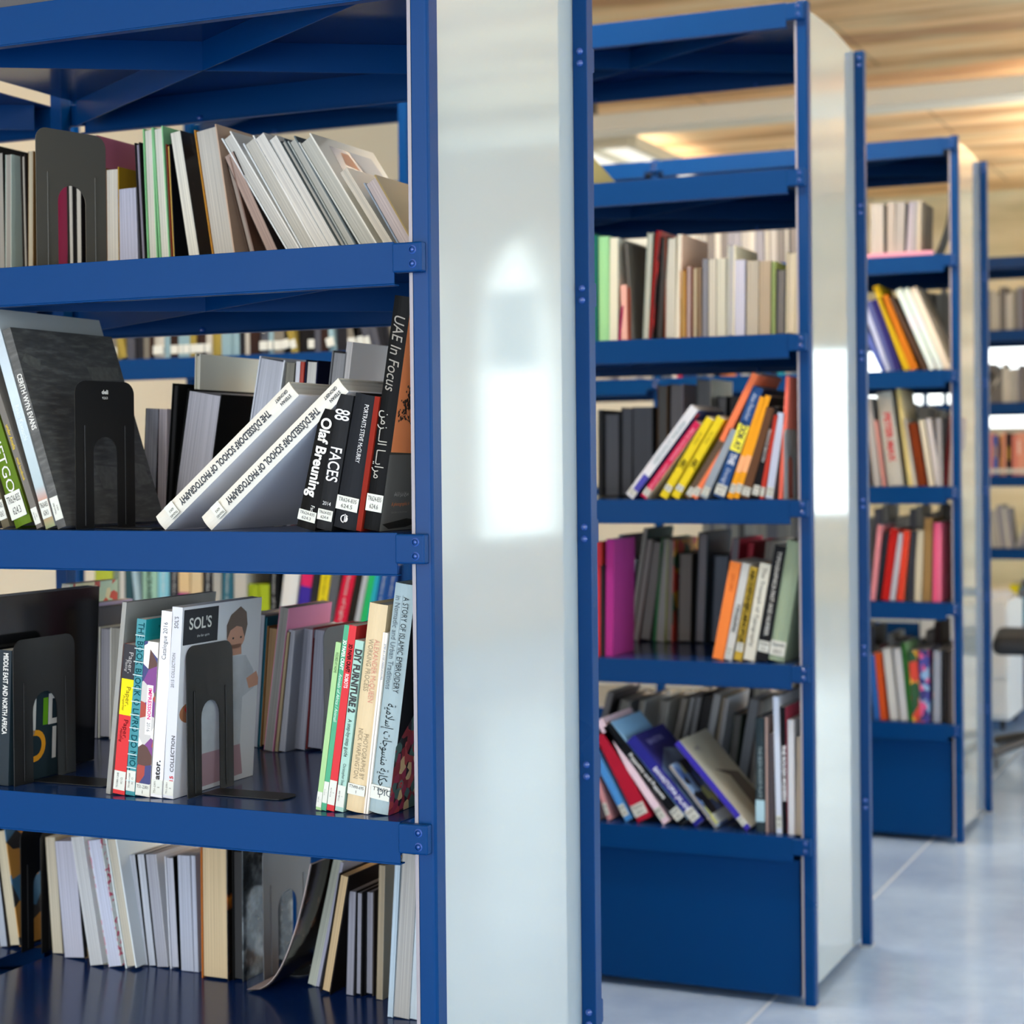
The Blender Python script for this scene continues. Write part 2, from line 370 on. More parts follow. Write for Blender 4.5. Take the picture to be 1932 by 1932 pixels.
# ------------------------------------------------------------------ bookcases
D = .5722; PW = .0235; PT = .0291; LV = [2.205, 1.8423, 1.4819, 1.118, .7553, .3762]; PITCH_B = .983
SY = {1: 0, 2: 1.8575, 3: 3.6837, 5: 7.2}
UN = {1: 'nearest', 2: 'second', 3: 'third', 5: 'farthest'}
def bookcase(k, bays=2, x_end=0):
    Y = SY[k]
    root = empty('bookcase', (x_end, Y, 0)); tag(root, {1: 'nearest blue metal bookcase, cut by the left edge, white end panel', 2: 'second blue metal bookcase, right behind the nearest one',
        3: 'third blue metal bookcase, half hidden behind the second one', 5: 'farthest blue metal bookcase, behind the office chair'}[k], 'bookcase', 'blue metal bookcases in parallel rows')
    H = 2.21
    def post(x, y, front):
        bm = bmesh.new(); s = 1 if front else -1
        # rolled angle: a front face and a side face with a rounded corner, 3 mm thick, closed box profile
        x1 = x+PW; r = .005
        if front: pts = [(x, y), (x1-r, y), (x1-.0015, y+.0015), (x1, y+r), (x1, y+PT), (x, y+PT)]
        else: pts = [(x, y), (x1, y), (x1, y+PT-r), (x1-.0015, y+PT-.0015), (x1-r, y+PT), (x, y+PT)]
        prism(bm, pts, 2, .004, H); link('post', bm, BLUEP, root, bevel=.0012)
        bm = bmesh.new(); box(bm, x-.002, x1+.002, y-.002, y+PT+.002, 0, .006); return bm
    foot = []
    for i in range(bays+1):
        xp = -PW-i*PITCH_B
        for fr in (True, False):
            bm = post(xp, 0 if fr else D-PT, fr); link('post_foot', bm, mat('grey_plastic', '8D9499', .5), root)
    # end panel: white glass with a softly arched head
    bm = bmesh.new(); pts = [(.0, .022), (D, .022), (D, 2.204)]
    for i in range(1, 12): y = D*(1-i/12); pts.append((y, 2.204+.014*math.sin(math.pi*i/12)))
    pts.append((0, 2.204)); prism(bm, pts, 0, -PW-.0034, -PW-.0002)
    link('end_panel', bm, GLASSP, root)
    bm = bmesh.new(); box(bm, -PW-.0046, -PW+.0002, -.0006, .0, .022, 2.2); link('panel_edge', bm, PEDGE, root)
    for bay in range(bays):
        xr = -PW-.004-bay*PITCH_B; xl = xr-PITCH_B+PW+.008; w = xr-xl
        for li, z in enumerate(LV):
            sh = empty('shelf', (xl, 0, z)); sh.parent = root
            for side in (0, 1):
                sg = 1 if side == 0 else -1; yf = -.012 if side == 0 else D+.012; ym = D/2-.006*sg
                a, b = sorted((yf, ym)); bm = bmesh.new()
                if side == 0: box(bm, .018, w-.018, -.011, D+.011, -.0022, 0); link('shelf_board', bm, BLUES, sh)
                bm = bmesh.new()
                fy = (yf, yf+.0022*sg); box(bm, .016, w-.016, min(fy), max(fy), -.052, .0004)
                box(bm, .016, w-.016, min(yf, yf+.014*sg), max(yf, yf+.014*sg), -.054, -.052)
                link('shelf_lip', bm, BLUE, sh, bevel=.0008)
                if side:
                    for q in range(2):
                        xx = w*(.27+.46*q); bm = bmesh.new(); dome(bm, (xx, yf-.0024, -.046), .006, axis=1, sgn=-1, h=1.1, seg=10)
                        link('rivet', bm, BOLT, sh, smooth=True)
            for p0, p1 in (((w-.06, .012), (.03, D-.03)), ((.03, .012), (w-.03, D-.03))):   # crossed stiffeners
                bm = bmesh.new(); p0 = Vector(p0); p1 = Vector(p1); d = (p1-p0).normalized(); q_ = Vector((-d.y, d.x))*.0009
                prism(bm, [tuple(p) for p in (p0-q_, p1-q_, p1+q_, p0+q_)], 2, -.046, -.0024); link('brace', bm, BLUE, sh)
            for xe, sgx in ((w+.004, 1), (-.004, -1)):
                for yy, sg in ((0, -1), (D, 1)):
                    bm = bmesh.new(); x0, x1 = (xe-.022, xe+PW*.82) if sgx > 0 else (xe-PW*.82, xe+.022)
                    y0, y1 = sorted((yy+.0005*sg, yy+sg*.014)); box(bm, x0, x1, y0, y1, -.0385, -.0012)
                    o = link('bracket', bm, BLUE, sh, bevel=.0025, seg=3)
                    if sg < 0:
                        bm = bmesh.new(); bx = xe+(PW*.3)*sgx
                        for bz in (-.011, -.0285):
                            disc_ring(bm, (bx, bz), .0055, .004, y0-.0003); dome(bm, (bx, y0-.0003, bz), .0026, h=.7, seg=10)
                        link('bolt', bm, BOLT, o, smooth=True)
            # bolt heads on the inside of the rear post
            if bay == 0:
                bm = bmesh.new()
                for bz in (-.0135, -.0315): dome(bm, (w+.004+PW*.5, D-PT-.0002, bz+.001), .0058, h=.8)
                link('bolt', bm, BOLT, sh, smooth=True)
        for yy, sg in ((.012, 1), (D-.012, -1)):
            bm = bmesh.new(); y0, y1 = sorted((yy, yy+.045*sg)); box(bm, xl+.012, xr-.0085, y0, y1, .02, .322)
            link('kick_plate', bm, BLUE, root, bevel=.001)
    return root
bookcase(1); bookcase(2); bookcase(3); bookcase(5, bays=2, x_end=.2)

# ------------------------------------------------------------------ books
ORD = 'zero first second third fourth fifth sixth seventh eighth ninth tenth eleventh twelfth thirteenth fourteenth fifteenth sixteenth seventeenth eighteenth nineteenth twentieth'.split()
for t_, w_ in ((20, 'twenty'), (30, 'thirty'), (40, 'forty')):
    if t_ > 20: ORD.append({30: 'thirtieth', 40: 'fortieth'}[t_])
    for i in range(1, 10): ORD.append(w_+'-'+ORD[i])
ROWN = {0: 'topmost', 1: 'top', 2: 'upper', 3: 'middle', 4: 'lower', 5: 'bottom'}
def make_book(t, h, w, cover, pages='D8D6CF', rev=False, hard=False, right=None, left=None):
    """local frame: x thickness 0..t, y depth 0..w, z height 0..h; visible face at y=0 (spine, or page edges when rev)"""
    o = empty('book'); b = .0022 if hard else .0008; b = min(b, t*.2); ov = .003 if hard else .0003
    bulge = (min(.12*t, .004) if hard else 0)
    N = 6 if bulge else 1
    def sp(x0, x1, y, bl): return [(x0+(x1-x0)*i/N, y-bl*math.sin(math.pi*i/N)) for i in range(N+1)]
    bm = bmesh.new(); d0 = bulge
    def Q(p): return (t-p[0], w-p[1]) if rev else p
    # spine strip, then the two boards
    outer = sp(0, t, d0, bulge); inner = sp(b*.3, t-b*.3, d0+b, bulge)[::-1]
    prism(bm, [Q(p) for p in outer+inner], 2, 0, h, 0)
    L = [(0, d0), (b, d0+b*.2), (b, w), (0, w)]; Rr = [(t-b, d0+b*.2), (t, d0), (t, w), (t-b, w)]
    ml, mr = (1, 2)
    prism(bm, [Q(p) for p in L], 2, 0, h, ml if not rev else mr); prism(bm, [Q(p) for p in Rr], 2, 0, h, mr if not rev else ml)
    cm = cmat(cover); link('cover', bm, [cm, cmat(left) if left else cm, cmat(right) if right else cm], o)
    bm = bmesh.new(); y0, y1 = (d0+b+.0004, w-ov)
    if rev: y0, y1 = w-y1, w-y0
    box(bm, b+.0001, t-b-.0001, y0, y1, ov, h-ov)
    link('page_block', bm, page_mat(pages), o)
    o['dims'] = (t, h, w); del o['dims']
    BK[o.name] = (t, h, w); return o
BK = {}
FIN = []
def finish(o, desc, key, group, cat='book'):
    FIN.append((o, desc, key, group, cat)); o['group'] = group; o['label'] = desc+' '+key
def place(o, A, th, rz=0):
    o.location = A; o.rotation_euler = (0, th, rz)
def spec(Z, k, row, side, items, Yd=None, key=None, twist=0, group=None):
    """items: (x0, x1, y0|None, xt, yt, kind, cover, pages, desc, {extras}) in zoomed-crop pixels Z=(ox, oy, s)"""
    ox, oy, s = Z; zs = LV[row]; out = []
    key = key or '%s bookcase %s shelf %s row' % (UN[k], ROWN[row], side)
    group = group or 'books on the %s shelf of the %s bookcase' % (ROWN[row], UN[k])
    for it in items:
        x0, x1, y0, xt, yt, kind, cov, pg, desc = it[:9]; ex = it[9] if len(it) > 9 else {}
        U = lambda x: ox+x*s
        V = lambda y: oy+y*s
        Y = SY[k]+ex.get('Y', Yd) if (ex.get('Y', Yd)) is not None else None
        if Y is None: Y = onZ(U(x0), V(y0), zs).y
        T = onY(U(xt), V(yt), Y)
        if y0 is None:
            v = 900
            for _ in range(6): P = onY(U(x0), v, Y); v = proj((P.x, Y, zs))[1]
            v0 = v
        else: v0 = V(y0)
        A = onY(U(x0), v0, Y); B = onY(U(x1), v0, Y)
        th = math.atan2(T.x-A.x, T.z-A.z); t = ex.get('t') or abs(B.x-A.x)*math.cos(th)
        t = max(t, .003)
        base = zs+(t*math.sin(th) if th > 0 else 0)+.0006
        A2 = A+(T-A)*((base-A.z)/(T.z-A.z)); h = (T-A2).length
        w = ex.get('w', .2)
        if Y-SY[k]+w > D+.03: w = max(.06, D+.03-(Y-SY[k]))
        hard = kind in 'SP'; rev = kind in 'pP'
        o = make_book(t, h, w, cov, pg or 'CFCDC8', rev, hard, ex.get('right'), ex.get('left'))
        place(o, A2, th, ex.get('rz', twist)); finish(o, desc, key, group); out.append(o)
    return out

def spine_text(bk, body, z0, z1, col, size=None, xf=.5, up=False, bold=0, shear=0, name='title', sq=1.0):
    """lettering along the spine filling the height fraction z0..z1 (fractions from the top)"""
    t, h, w = BK[bk.name]; size = size or t*.6; L = (z1-z0)*h; zc = h*(1-(z0+z1)/2); xc = t*xf
    hard = any(c.name.startswith('cover') for c in bk.children)
    if up: pl = lambda a, b: (xc-b, -.0006, zc+a)
    else: pl = lambda a, b: (xc+b, -.0006, zc-a)
    return text(name, body, size, pl, cmat(col), bk, fit=L, bold=bold*size, shear=shear, squeeze=sq)
def flat_text(bk, body, zc, size, col, xf=.5, fit=None, parent=None, name='call_number'):
    t, h, w = BK[bk.name]
    return text(name, body, size, lambda a, b: (t*xf+a, -.0011, zc+b), cmat(col), parent or bk, fit=fit)
def call_label(bk, z0, z1, l1='TR624-835', l2='624.3', vertical=False):
    t, h, w = BK[bk.name]; bm = bmesh.new(); box(bm, t*.02, t*.98, -.0008, -.0002, z0, z1)
    lb = link('call_label', bm, LBL, bk)
    if vertical:
        for q, s in ((.34, l1), (.68, l2)):
            text('call_number', s, t*.22, lambda a, b: (t*q-b, -.0011, (z0+z1)/2+a), INK, lb, fit=(z1-z0)*(.8 if q < .5 else .35))
    else:
        zc = (z0+z1)/2; hh = z1-z0
        for q, s, f in ((.22, l1, .8), (-.22, l2, .5)):
            text('call_number', s, hh*.4, lambda a, b: (t*.5+a, -.0011, zc+hh*q+b), INK, lb, fit=t*f)
    return lb
def band(bk, z0, z1, col, name='spine_band', x0=0, x1=1):
    t, h, w = BK[bk.name]; bm = bmesh.new(); box(bm, t*x0, t*x1, -.0003, .0004, z0*h, z1*h); return link(name, bm, cmat(col), bk)
def cover_poly(bk, pts, col, lift=1, name='cover_print'):
    """polygon on the right board, pts as fractions (depth, height)"""
    t, h, w = BK[bk.name]; bm = bmesh.new(); x = t+.00012*lift
    f = bm.faces.new([bm.verts.new((x, w*p[0], h*p[1])) for p in pts])
    if len(pts) > 4: f.normal_update(); bmesh.ops.triangulate(bm, faces=[f], ngon_method='EAR_CLIP')
    return link(name, bm, cmat(col), bk)
def ell(cy, cz, ry, rz, n=18, a0=0): return [(cy+ry*math.cos(a0+i/n*2*math.pi), cz+rz*math.sin(a0+i/n*2*math.pi)) for i in range(n)]
def cover_text(bk, body, yc, zc, size, col, fit=None, **k):
    t, h, w = BK[bk.name]
    return text('cover_lettering', body, size, lambda a, b: (t+.0006, w*yc+a, h*zc+b), cmat(col), bk, fit=fit, **k)

# procedural cover looks
FUR = texmat('charcoal_fur_print', ('222323', '454645', '757673'), (5, 5, 26), nscale=7, detail=9, rough=.5, rot=(.5, 0, 0))
MARBLE = texmat('black_marbled_cover', ('1C1C1D', '232324', '6A6862'), (1, 1, .6), nscale=26, detail=3, rough=.3, pos=[0, .58, .7])
TEXT_ = texmat('embroidered_cover', ('2B1E22', '8C2F38', '2A2A2E', 'B54A4C', '4B6A66', 'D9B98A', '9B3550', '1E1E22'), nscale=95, kind='cells', interp='CONSTANT', rough=.4)
FLOWER = texmat('patterned_green_cover', ('BCD2B4', 'E9DDAE', 'C9442E', 'BCD2B4', 'D8C77A'), nscale=60, kind='cells', interp='CONSTANT')
PHOTO = texmat('photo_spine', ('E3DED6', '9A3324', '4B2A20', 'B9B6B2', '2A2F66', 'D8D5CF', '6E2E77', 'C9B23B'), nscale=42, kind='cells', interp='CONSTANT')
FLAME = texmat('dark_flame_cover', ('151312', '1B1714', '8A4A12', 'D98A2A'), nscale=20, detail=6, pos=[0, .56, .64, .8], rough=.2)
BWGLOSS = texmat('crinkled_film_cover', ('1D2022', '3A4043', '9AA3A8'), nscale=28, detail=5, pos=[.3, .5, .72], rough=.15)
SKY = texmat('pale_sky_spine', ('7C8A62', 'B4704E', '9FB0B4', 'B7C6CE', 'A9B5BC'), (1, 1, 3.6), kind='Z', pos=[0, .12, .22, .7, 1], rough=.4)
CART = texmat('green_check_spine', ('E7EEE9', 'D8607A', 'F1F3F0', 'E996A4'), nscale=150, kind='cells', interp='CONSTANT')
RED_BLK = texmat('red_black_cover', ('120F10', 'A81A1C'), nscale=14, detail=2, pos=[.46, .54], rough=.35)
BROWNPH = texmat('brown_photo_cover', ('2A2220', '6A4A3A', '94765E'), nscale=18, detail=5, rough=.35)
PINKFL = texmat('pink_white_print', ('DDBECB', 'E8CDD8', '5A7690'), nscale=30, detail=4, pos=[0, .6, .7])
COLLAGE = texmat('blue_photo_collage', ('0F1320', '3F5E98', '7FA0C8', 'C7CC7A', '101018', 'A8B4C6'), nscale=34, kind='cells', interp='CONSTANT')
HOLO = texmat('holographic_cover', ('D6D2C6', 'DFCFDD', 'CBDDD4', 'E4DCBC', 'D7D3CE'), (1, 1, 1), nscale=9, detail=2, rough=.15)
SPOTTY = texmat('mixed_spine', ('1E4B2A', 'C43A28', 'D8A02A', '241B1A'), (1, 1, 1), nscale=24, kind='cells', interp='CONSTANT')
PINKBLUE = texmat('pink_blue_spine', ('3C3F8E', 'C94C7C', '2E2A6A', '7FA3C8', 'E27A96'), nscale=46, kind='cells', interp='CONSTANT')
FILM = bpy.data.materials.new('clear_plastic_film'); FILM.use_nodes = True; n, l, b = nodes(FILM)
tr = n.new('ShaderNodeBsdfTransparent'); tr.inputs[0].default_value = (.72, .72, .7, 1); mxs = n.new('ShaderNodeMixShader'); mxs.inputs[0].default_value = .5
b.inputs['Base Color'].default_value = lin('B5B4AE'); b.inputs['Roughness'].default_value = .22
l.new(tr.outputs[0], mxs.inputs[1]); l.new(b.outputs[0], mxs.inputs[2]); l.new(mxs.outputs[0], n['Material Output'].inputs[0])

# ---- nearest bookcase, upper shelf: page edges towards us
ZA = (0, 0, .4296)
W_ = 'E6E4DC'
spec(ZA, 1, 2, 'back', [
 (-60, -15, 1180, -80, 640, 'p', '1E1B18', 'A9A296', 'dark paperback cut by the photo edge', {'w': .2}),
 (-12, 22, 1180, -22, 675, 'p', '1E1D1B', '9E988C', 'black paperback'),
 (24, 50, 1180, 24, 680, 'p', 'BFD1C3', '9A9488', 'pale green paperback', {'right': 'C3D2C4'}),
 (100, 122, 1170, 88, 680, 'P', '2C2622', 'A79F90', 'thin black hardback'),
 (124, 146, 1168, 124, 665, 'p', '7B5B34', 'B5A98E', 'thin brown paperback'),
 (160, 222, 1168, 160, 760, 'P', '3A3634', 'B1AA9C', 'grey hardback hidden behind the bookend', {'w': .2}),
 (228, 290, 1163, 236, 790, 'S', '6E1A33', 'A9A296', 'maroon hardback seen through the bookend arch', {'w': .2, 'right': '6E1A33'}),
 (298, 326, 1160, 292, 770, 'P', '2A2826', 'C5BFB0', 'cream page block seen through the bookend arch'),
 (330, 362, 1156, 326, 790, 'P', '1B1A1A', 'C5BFB0', 'black hardback beside the bookend arch'),
 (385, 440, 1150, 370, 600, 'p', 'B56A7E', 'C9C2B4', 'tall dusty pink book rising behind the bookend', {'right': 'B5667C'}),
 (462, 526, 1145, 458, 738, 'P', '8A5A2C', 'CFC9BA', 'cream-paged hardback with mustard back board', {'right': 'A57F1E'}),
 (524, 578, 1140, 514, 832, 'p', 'B4B6C6', 'B9BACB', 'short lavender paperback'),
 (578, 606, 1138, 568, 826, 'p', 'B4B6C6', 'B9BACB', 'slimmer short lavender paperback'),
 (616, 640, 1134, 590, 628, 'P', '201E20', '8F8B98', 'slim black hardback with mauve pages'),
 (648, 692, 1130, 626, 566, 'P', '7FBE84', 'D8D5C6', 'mint green hardback', {'right': '86C48C'}),
 (700, 746, 1127, 668, 560, 'P', '86C48C', 'DAD8C9', 'brighter mint green hardback', {'right': '8BC790', 'w': .14}),
 (752, 770, 1124, 728, 634, 'P', '7A2A20', 'C8A24A', 'thin red and gold patterned hardback', {'right': '15161A'}),
 (828, 876, 1120, 746, 586, 'p', '18191C', 'DCD8C8', 'black-backed book with cream pages', {'right': MARBLE, 'w': .13}),
 (930, 1030, 1108, 852, 572, 'P', 'B07A2E', 'BFBAAE', 'gold-edged hardback, thick grey pages', {'right': 'C3A790', 'w': .16}),
 (1085, 1115, 1098, 985, 700, 'P', '4A3A30', '9C8E82', 'dark brown hardback in shadow', {'right': BROWNPH, 'w': .12}),
 (1165, 1215, 1090, 985, 690, 'p', '3A322E', 'A58D80', 'thin tan paperback leaning left', {'right': '2C2522', 'w': .12}),
 (1250, 1310, 1085, 972, 610, 'P', 'DDE0DE', 'C3C1B8', 'white hardback leaning steeply left', {'right': W_, 'w': .15}),
 (1316, 1384, 1080, 1066, 632, 'P', 'DADDDC', 'BDB9AC', 'white hardback with blue-grey edge', {'right': W_, 'w': .15}),
 (1388, 1440, 1076, 1120, 612, 'p', 'E6E4DC', 'D7D3C8', 'white paperback with green specks', {'right': W_, 'w': .15}),
 (1442, 1482, 1072, 1184, 616, 'p', 'CDCFCC', 'D7D3C8', 'off-white paperback leaning left', {'right': W_, 'w': .14}),
 (1486, 1512, 1070, 1230, 622, 'P', '3F4748', 'A9A69B', 'thin charcoal hardback leaning left', {'right': '50585A', 'w': .14}),
 (1514, 1560, 1068, 1262, 622, 'P', '9EA29C', 'B1B0A5', 'sage grey hardback leaning left', {'right': '606A6C', 'w': .13}),
 (1572, 1650, 1064, 1310, 628, 'P', 'C9CAC2', 'B7B5A8', 'white hardback with food photo jacket', {'right': 'E4E0D2', 'w': .2}),
 (1680, 1720, 1060, 1494, 758, 'p', 'E2DCCB', 'C9C0AE', 'shorter cream book leaning left', {'right': 'E0D8C6', 'w': .18}),
 (1738, 1810, 1058, 1596, 806, 'P', '8F9BA8', 'BDAFAA', 'pink-paged book against the right post', {'right': 'A08B5A', 'w': .2}),
], Yd=.33)
jk = [o for o in C.objects if o.get('label', '').startswith('white hardback with food')][0]
cover_poly(jk, [(.18, .72), (.2, .93), (.5, .93), (.62, .74)], BROWNPH, 2); cover_poly(jk, [(.55, .74), (.5, .93), (.86, .93), (.9, .72)], 'B9BCBE', 2)
cover_poly(jk, [(.3, .8), (.34, .9), (.46, .9), (.5, .78)], 'C9762E', 3)

# ---- nearest bookcase, middle shelf
ZBL = (0, 540, .2795); ZBR = (400, 540, .2796)
b = spec(ZBL, 1, 3, 'front', [
 (-60, 10, 1600, -420, 300, 's', '4E4A40', None, 'dark brown book cut by the photo edge', {'w': .2, 't': .014}),
 (14, 80, 1620, -360, 330, 's', '5C5646', None, 'mottled khaki book with call label', {'t': .013}),
 (100, 236, 1645, -330, 250, 'S', '556E1E', None, 'leaf green hardback', {'t': .029, 'w': .2, 'right': '55611F'}),
 (250, 300, 1642, -190, 260, 's', '6E6A64', None, 'thin grey-brown book with yellow lettering', {'t': .0105}),
 (310, 382, 1638, -95, 180, 's', SKY, None, 'pale sky blue book leaning left', {'t': .0165, 'w': .24, 'right': 'A9B1B4'}),
 (392, 448, 1640, 15, 300, 's', FUR, 'D9D9D9', 'charcoal furry-print art book leaning left', {'t': .0145, 'w': .235, 'right': FUR}),
], Yd=.018)
spine_text(b[2], 'GUETGO', .50, .84, WHITE, .02); call_label(b[2], .012, .05)
spine_text(b[3], 'under Amelia', .50, .62, 'E3C21E', .008); spine_text(b[3], 'small handbook', .66, .77, 'E3C21E', .006); call_label(b[3], .006, .03, vertical=True)
spine_text(b[4], 'Rinko Kawauchi', .44, .60, 'D8E2E6', .011); call_label(b[4], .014, .04)
spine_text(b[5], 'CERITH WYN EVANS', .23, .51, WHITE, .012, bold=.02); call_label(b[5], .012, .045, vertical=True)
call_label(b[1], .012, .04)
for pts in ([(.02, .83), (.07, .87), (.2, .84), (.17, .78)], [(.64, .82), (.97, .83), (.95, .76), (.66, .75)], [(.44, .30), (.66, .29), (.64, .17), (.46, .18)], [(.8, .32), (.95, .30), (.97, .2), (.83, .19)]):
    cover_poly(b[5], pts, texmat('taped_patch', ('3A3B39', '6C6D68'), nscale=120, detail=3), 2, 'tape_patch')
dus = spec((0, 0, 1), 1, 3, 'front', [
 (283, 313, 984, 543.0, 720.0, 'S', 'D0CDC2', 'C9C9C4', 'cream photography book leaning steeply right', {'t': .0235, 'w': .24, 'right': 'E2E4EC'}),
 (370, 400, 984, 636.0, 713.0, 'S', 'D2CFC4', 'C9C9C4', 'cream photography book propped under its twin', {'t': .0235, 'w': .24, 'right': 'E2E4EC'}),
], Yd=.016)
for o in dus:
    spine_text(o, 'THE DÜSSELDORF SCHOOL OF PHOTOGRAPHY', .17, .84, '3C4046', .0135, bold=.03, xf=.5)
    spine_text(o, 'STEFAN', .03, .1, '3C4046', .0062, bold=.02, xf=.68, name='author'); spine_text(o, 'GRONERT', .03, .115, '3C4046', .0062, bold=.02, xf=.34, name='author')
    t, h, w = BK[o.name]
    bm = bmesh.new(); box(bm, t*.08, t*.92, -.0028, -.0022, .02, .036); lb = link('call_label', bm, LBL, o)
    text('call_number', 'TR624-835', .005, lambda a, c: (t*.78+c, -.0034, .028-a), INK, lb, fit=.014); text('call_number', '624.3', .005, lambda a, c: (t*.5+c, -.0034, .028-a), INK, lb, fit=.008)
b = spec(ZBR, 1, 3, 'front', [
 (560, 688, 1640, 727, 815, 'S', '141414', None, 'short black book with bold white title', {'w': .17, 'right': '191919'}),
 (694, 800, 1645, 846, 720, 'S', '232426', None, 'charcoal book with large faces title', {'w': .18}),
 (806, 962, 1648, 962, 716, 'S', '202226', None, 'thick black portraits hardback', {'w': .19, 'right': '26282C'}),
 (972, 1006, 1650, 1100, 742, 's', '7E2318', None, 'thin dark red book squeezed between black ones', {'w': .18, 'right': '8E2A1C'}),
 (1015, 1130, 1645, 1228, 58, 'S', '131415', 'C9C9C4', 'tall glossy black book with orange cover', {'w': .235, 'right': 'FF9A62'}),
], Yd=.016)
spine_text(b[0], 'Olaf Breuning', .07, .73, WHITE, .021, bold=.03); spine_text(b[0], 'Faces', .80, .88, WHITE, .008, xf=.7); call_label(b[0], .010, .024)
spine_text(b[1], 'FACES', .39, .64, 'D8D8D8', .024, xf=.5, bold=.01); spine_text(b[1], '88', .11, .19, 'D8D8D8', .03, xf=.5, bold=.01, name='emblem')
flat_text(b[1], '2014', .034, .007, 'CFCFCF', fit=.012, name='year'); call_label(b[1], .012, .026, l2='624.4')
spine_text(b[2], 'PORTRAITS STEVE McCURRY', .07, .5, 'D8D8D8', .009, xf=.62); call_label(b[2], .024, .042, l2='624.5')
flat_text(b[2], 'Φ', .012, .016, 'D8D8D8', name='publisher_mark'); flat_text(b[2], '', .012, .016, 'D8D8D8')
spine_text(b[4], 'UAE In Focus', .08, .40, '8C8880', .022, shear=.25); spine_text(b[4], 'ﻦﻣﺰـــﻟا ﺎـــﻳاﺮﻣ', .49, .78, 'A8A59C', .018, xf=.45, name='arabic_title'); call_label(b[4], .024, .046, l2='624.6')
u = b[4]
cover_poly(u, [(0, 0), (1, 0), (1, .33), (0, .33)], '6B6A66', 1); cover_poly(u, [(0, .33), (1, .33), (1, .337), (.6, .341), (.3, .336), (0, .34)], '4A463F', 2)
rt = random.Random(4); bm = bmesh.new(); T, Hh, Ww = BK[u.name]
def stroke(a, c, wd):
    a = Vector(a); c = Vector(c); d = (c-a).normalized(); s = Vector((-d.y, d.x))*wd
    bm.faces.new([bm.verts.new((T+.0004, p.x, p.y)) for p in (a-s, c-s*.6, c+s*.6, a+s)])
def branch(p, ang, L, wd, n):
    q = (p[0]+L*math.sin(ang), p[1]+L*math.cos(ang)); stroke(p, q, wd)
    if n == 0:
        for _ in range(5):
            c = (q[0]+rt.gauss(0, .006), q[1]+rt.gauss(0, .006)); r = rt.uniform(.0012, .0026)
            bm.faces.new([bm.verts.new((T+.0004, c[0]+r*math.cos(i*1.05+.3), c[1]+r*math.sin(i*1.05+.3)*rt.uniform(.6, 1.2))) for i in range(6)])
        return
    for s in (-1, 0, 1): branch(q, ang+s*.5+rt.uniform(-.2, .2), L*.72, wd*.6, n-1)
branch((.075, Hh*.335), .12, .035, .0022, 4); branch((.07, Hh*.335), -.35, .03, .0016, 3)
link('tree_print', bm, mat('tree_ink', '4A3A30', .5), u)
cover_text(u, 'A photographic h', .2, .115, .007, 'E58A5A', fit=.05, shear=.2); cover_text(u, 'واطلالة على الحاضر', .2, .16, .006, 'D8D6D0', fit=.04); cover_text(u, 'Geo plan on the Emirates', .2, .08, .004, '8F8C86', fit=.045)
cover_poly(u, [(.02, .03), (.3, .05), (.5, .035), (.3, .012), (.1, .008)], '2E2D2B', 2, 'dark_smudge')

spec(ZBL, 1, 3, 'back', [
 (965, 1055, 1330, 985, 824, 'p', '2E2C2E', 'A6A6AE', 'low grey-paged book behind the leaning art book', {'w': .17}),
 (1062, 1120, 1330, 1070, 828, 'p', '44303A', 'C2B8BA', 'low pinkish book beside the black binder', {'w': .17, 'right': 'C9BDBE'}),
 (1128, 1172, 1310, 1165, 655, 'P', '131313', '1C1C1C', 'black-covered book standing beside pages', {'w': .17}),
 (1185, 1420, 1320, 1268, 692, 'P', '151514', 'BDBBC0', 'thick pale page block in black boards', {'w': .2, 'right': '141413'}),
 (1300, 1335, 1250, 1318, 458, 'P', 'D8D6C4', 'C9C7B6', 'tall cream book rising above the black binder', {'w': .18, 'right': 'D9D8C8', 'Y': .36}),
], Yd=.33)
spec(ZBR, 1, 3, 'back', [
 (225, 400, 1120, 322, 470, 'P', 'C9CDD4', 'B9BCC4', 'thick white-jacketed book with grey page edges', {'w': .19, 'right': 'D8DCE0'}),
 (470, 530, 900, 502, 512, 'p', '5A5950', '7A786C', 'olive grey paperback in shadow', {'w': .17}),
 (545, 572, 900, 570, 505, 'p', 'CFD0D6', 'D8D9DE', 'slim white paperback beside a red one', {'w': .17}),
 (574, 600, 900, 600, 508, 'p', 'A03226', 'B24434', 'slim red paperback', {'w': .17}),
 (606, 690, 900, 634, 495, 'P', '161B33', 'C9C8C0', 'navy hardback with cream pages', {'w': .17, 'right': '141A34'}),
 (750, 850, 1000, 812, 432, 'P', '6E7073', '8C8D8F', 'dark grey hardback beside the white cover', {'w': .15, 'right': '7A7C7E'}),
 (840, 880, 1000, 912, 372, 'p', 'D6D3D3', 'BEBBB8', 'tall white-covered book behind the black portraits book', {'w': .18, 'right': 'DAD5D3'}),
], Yd=.34)

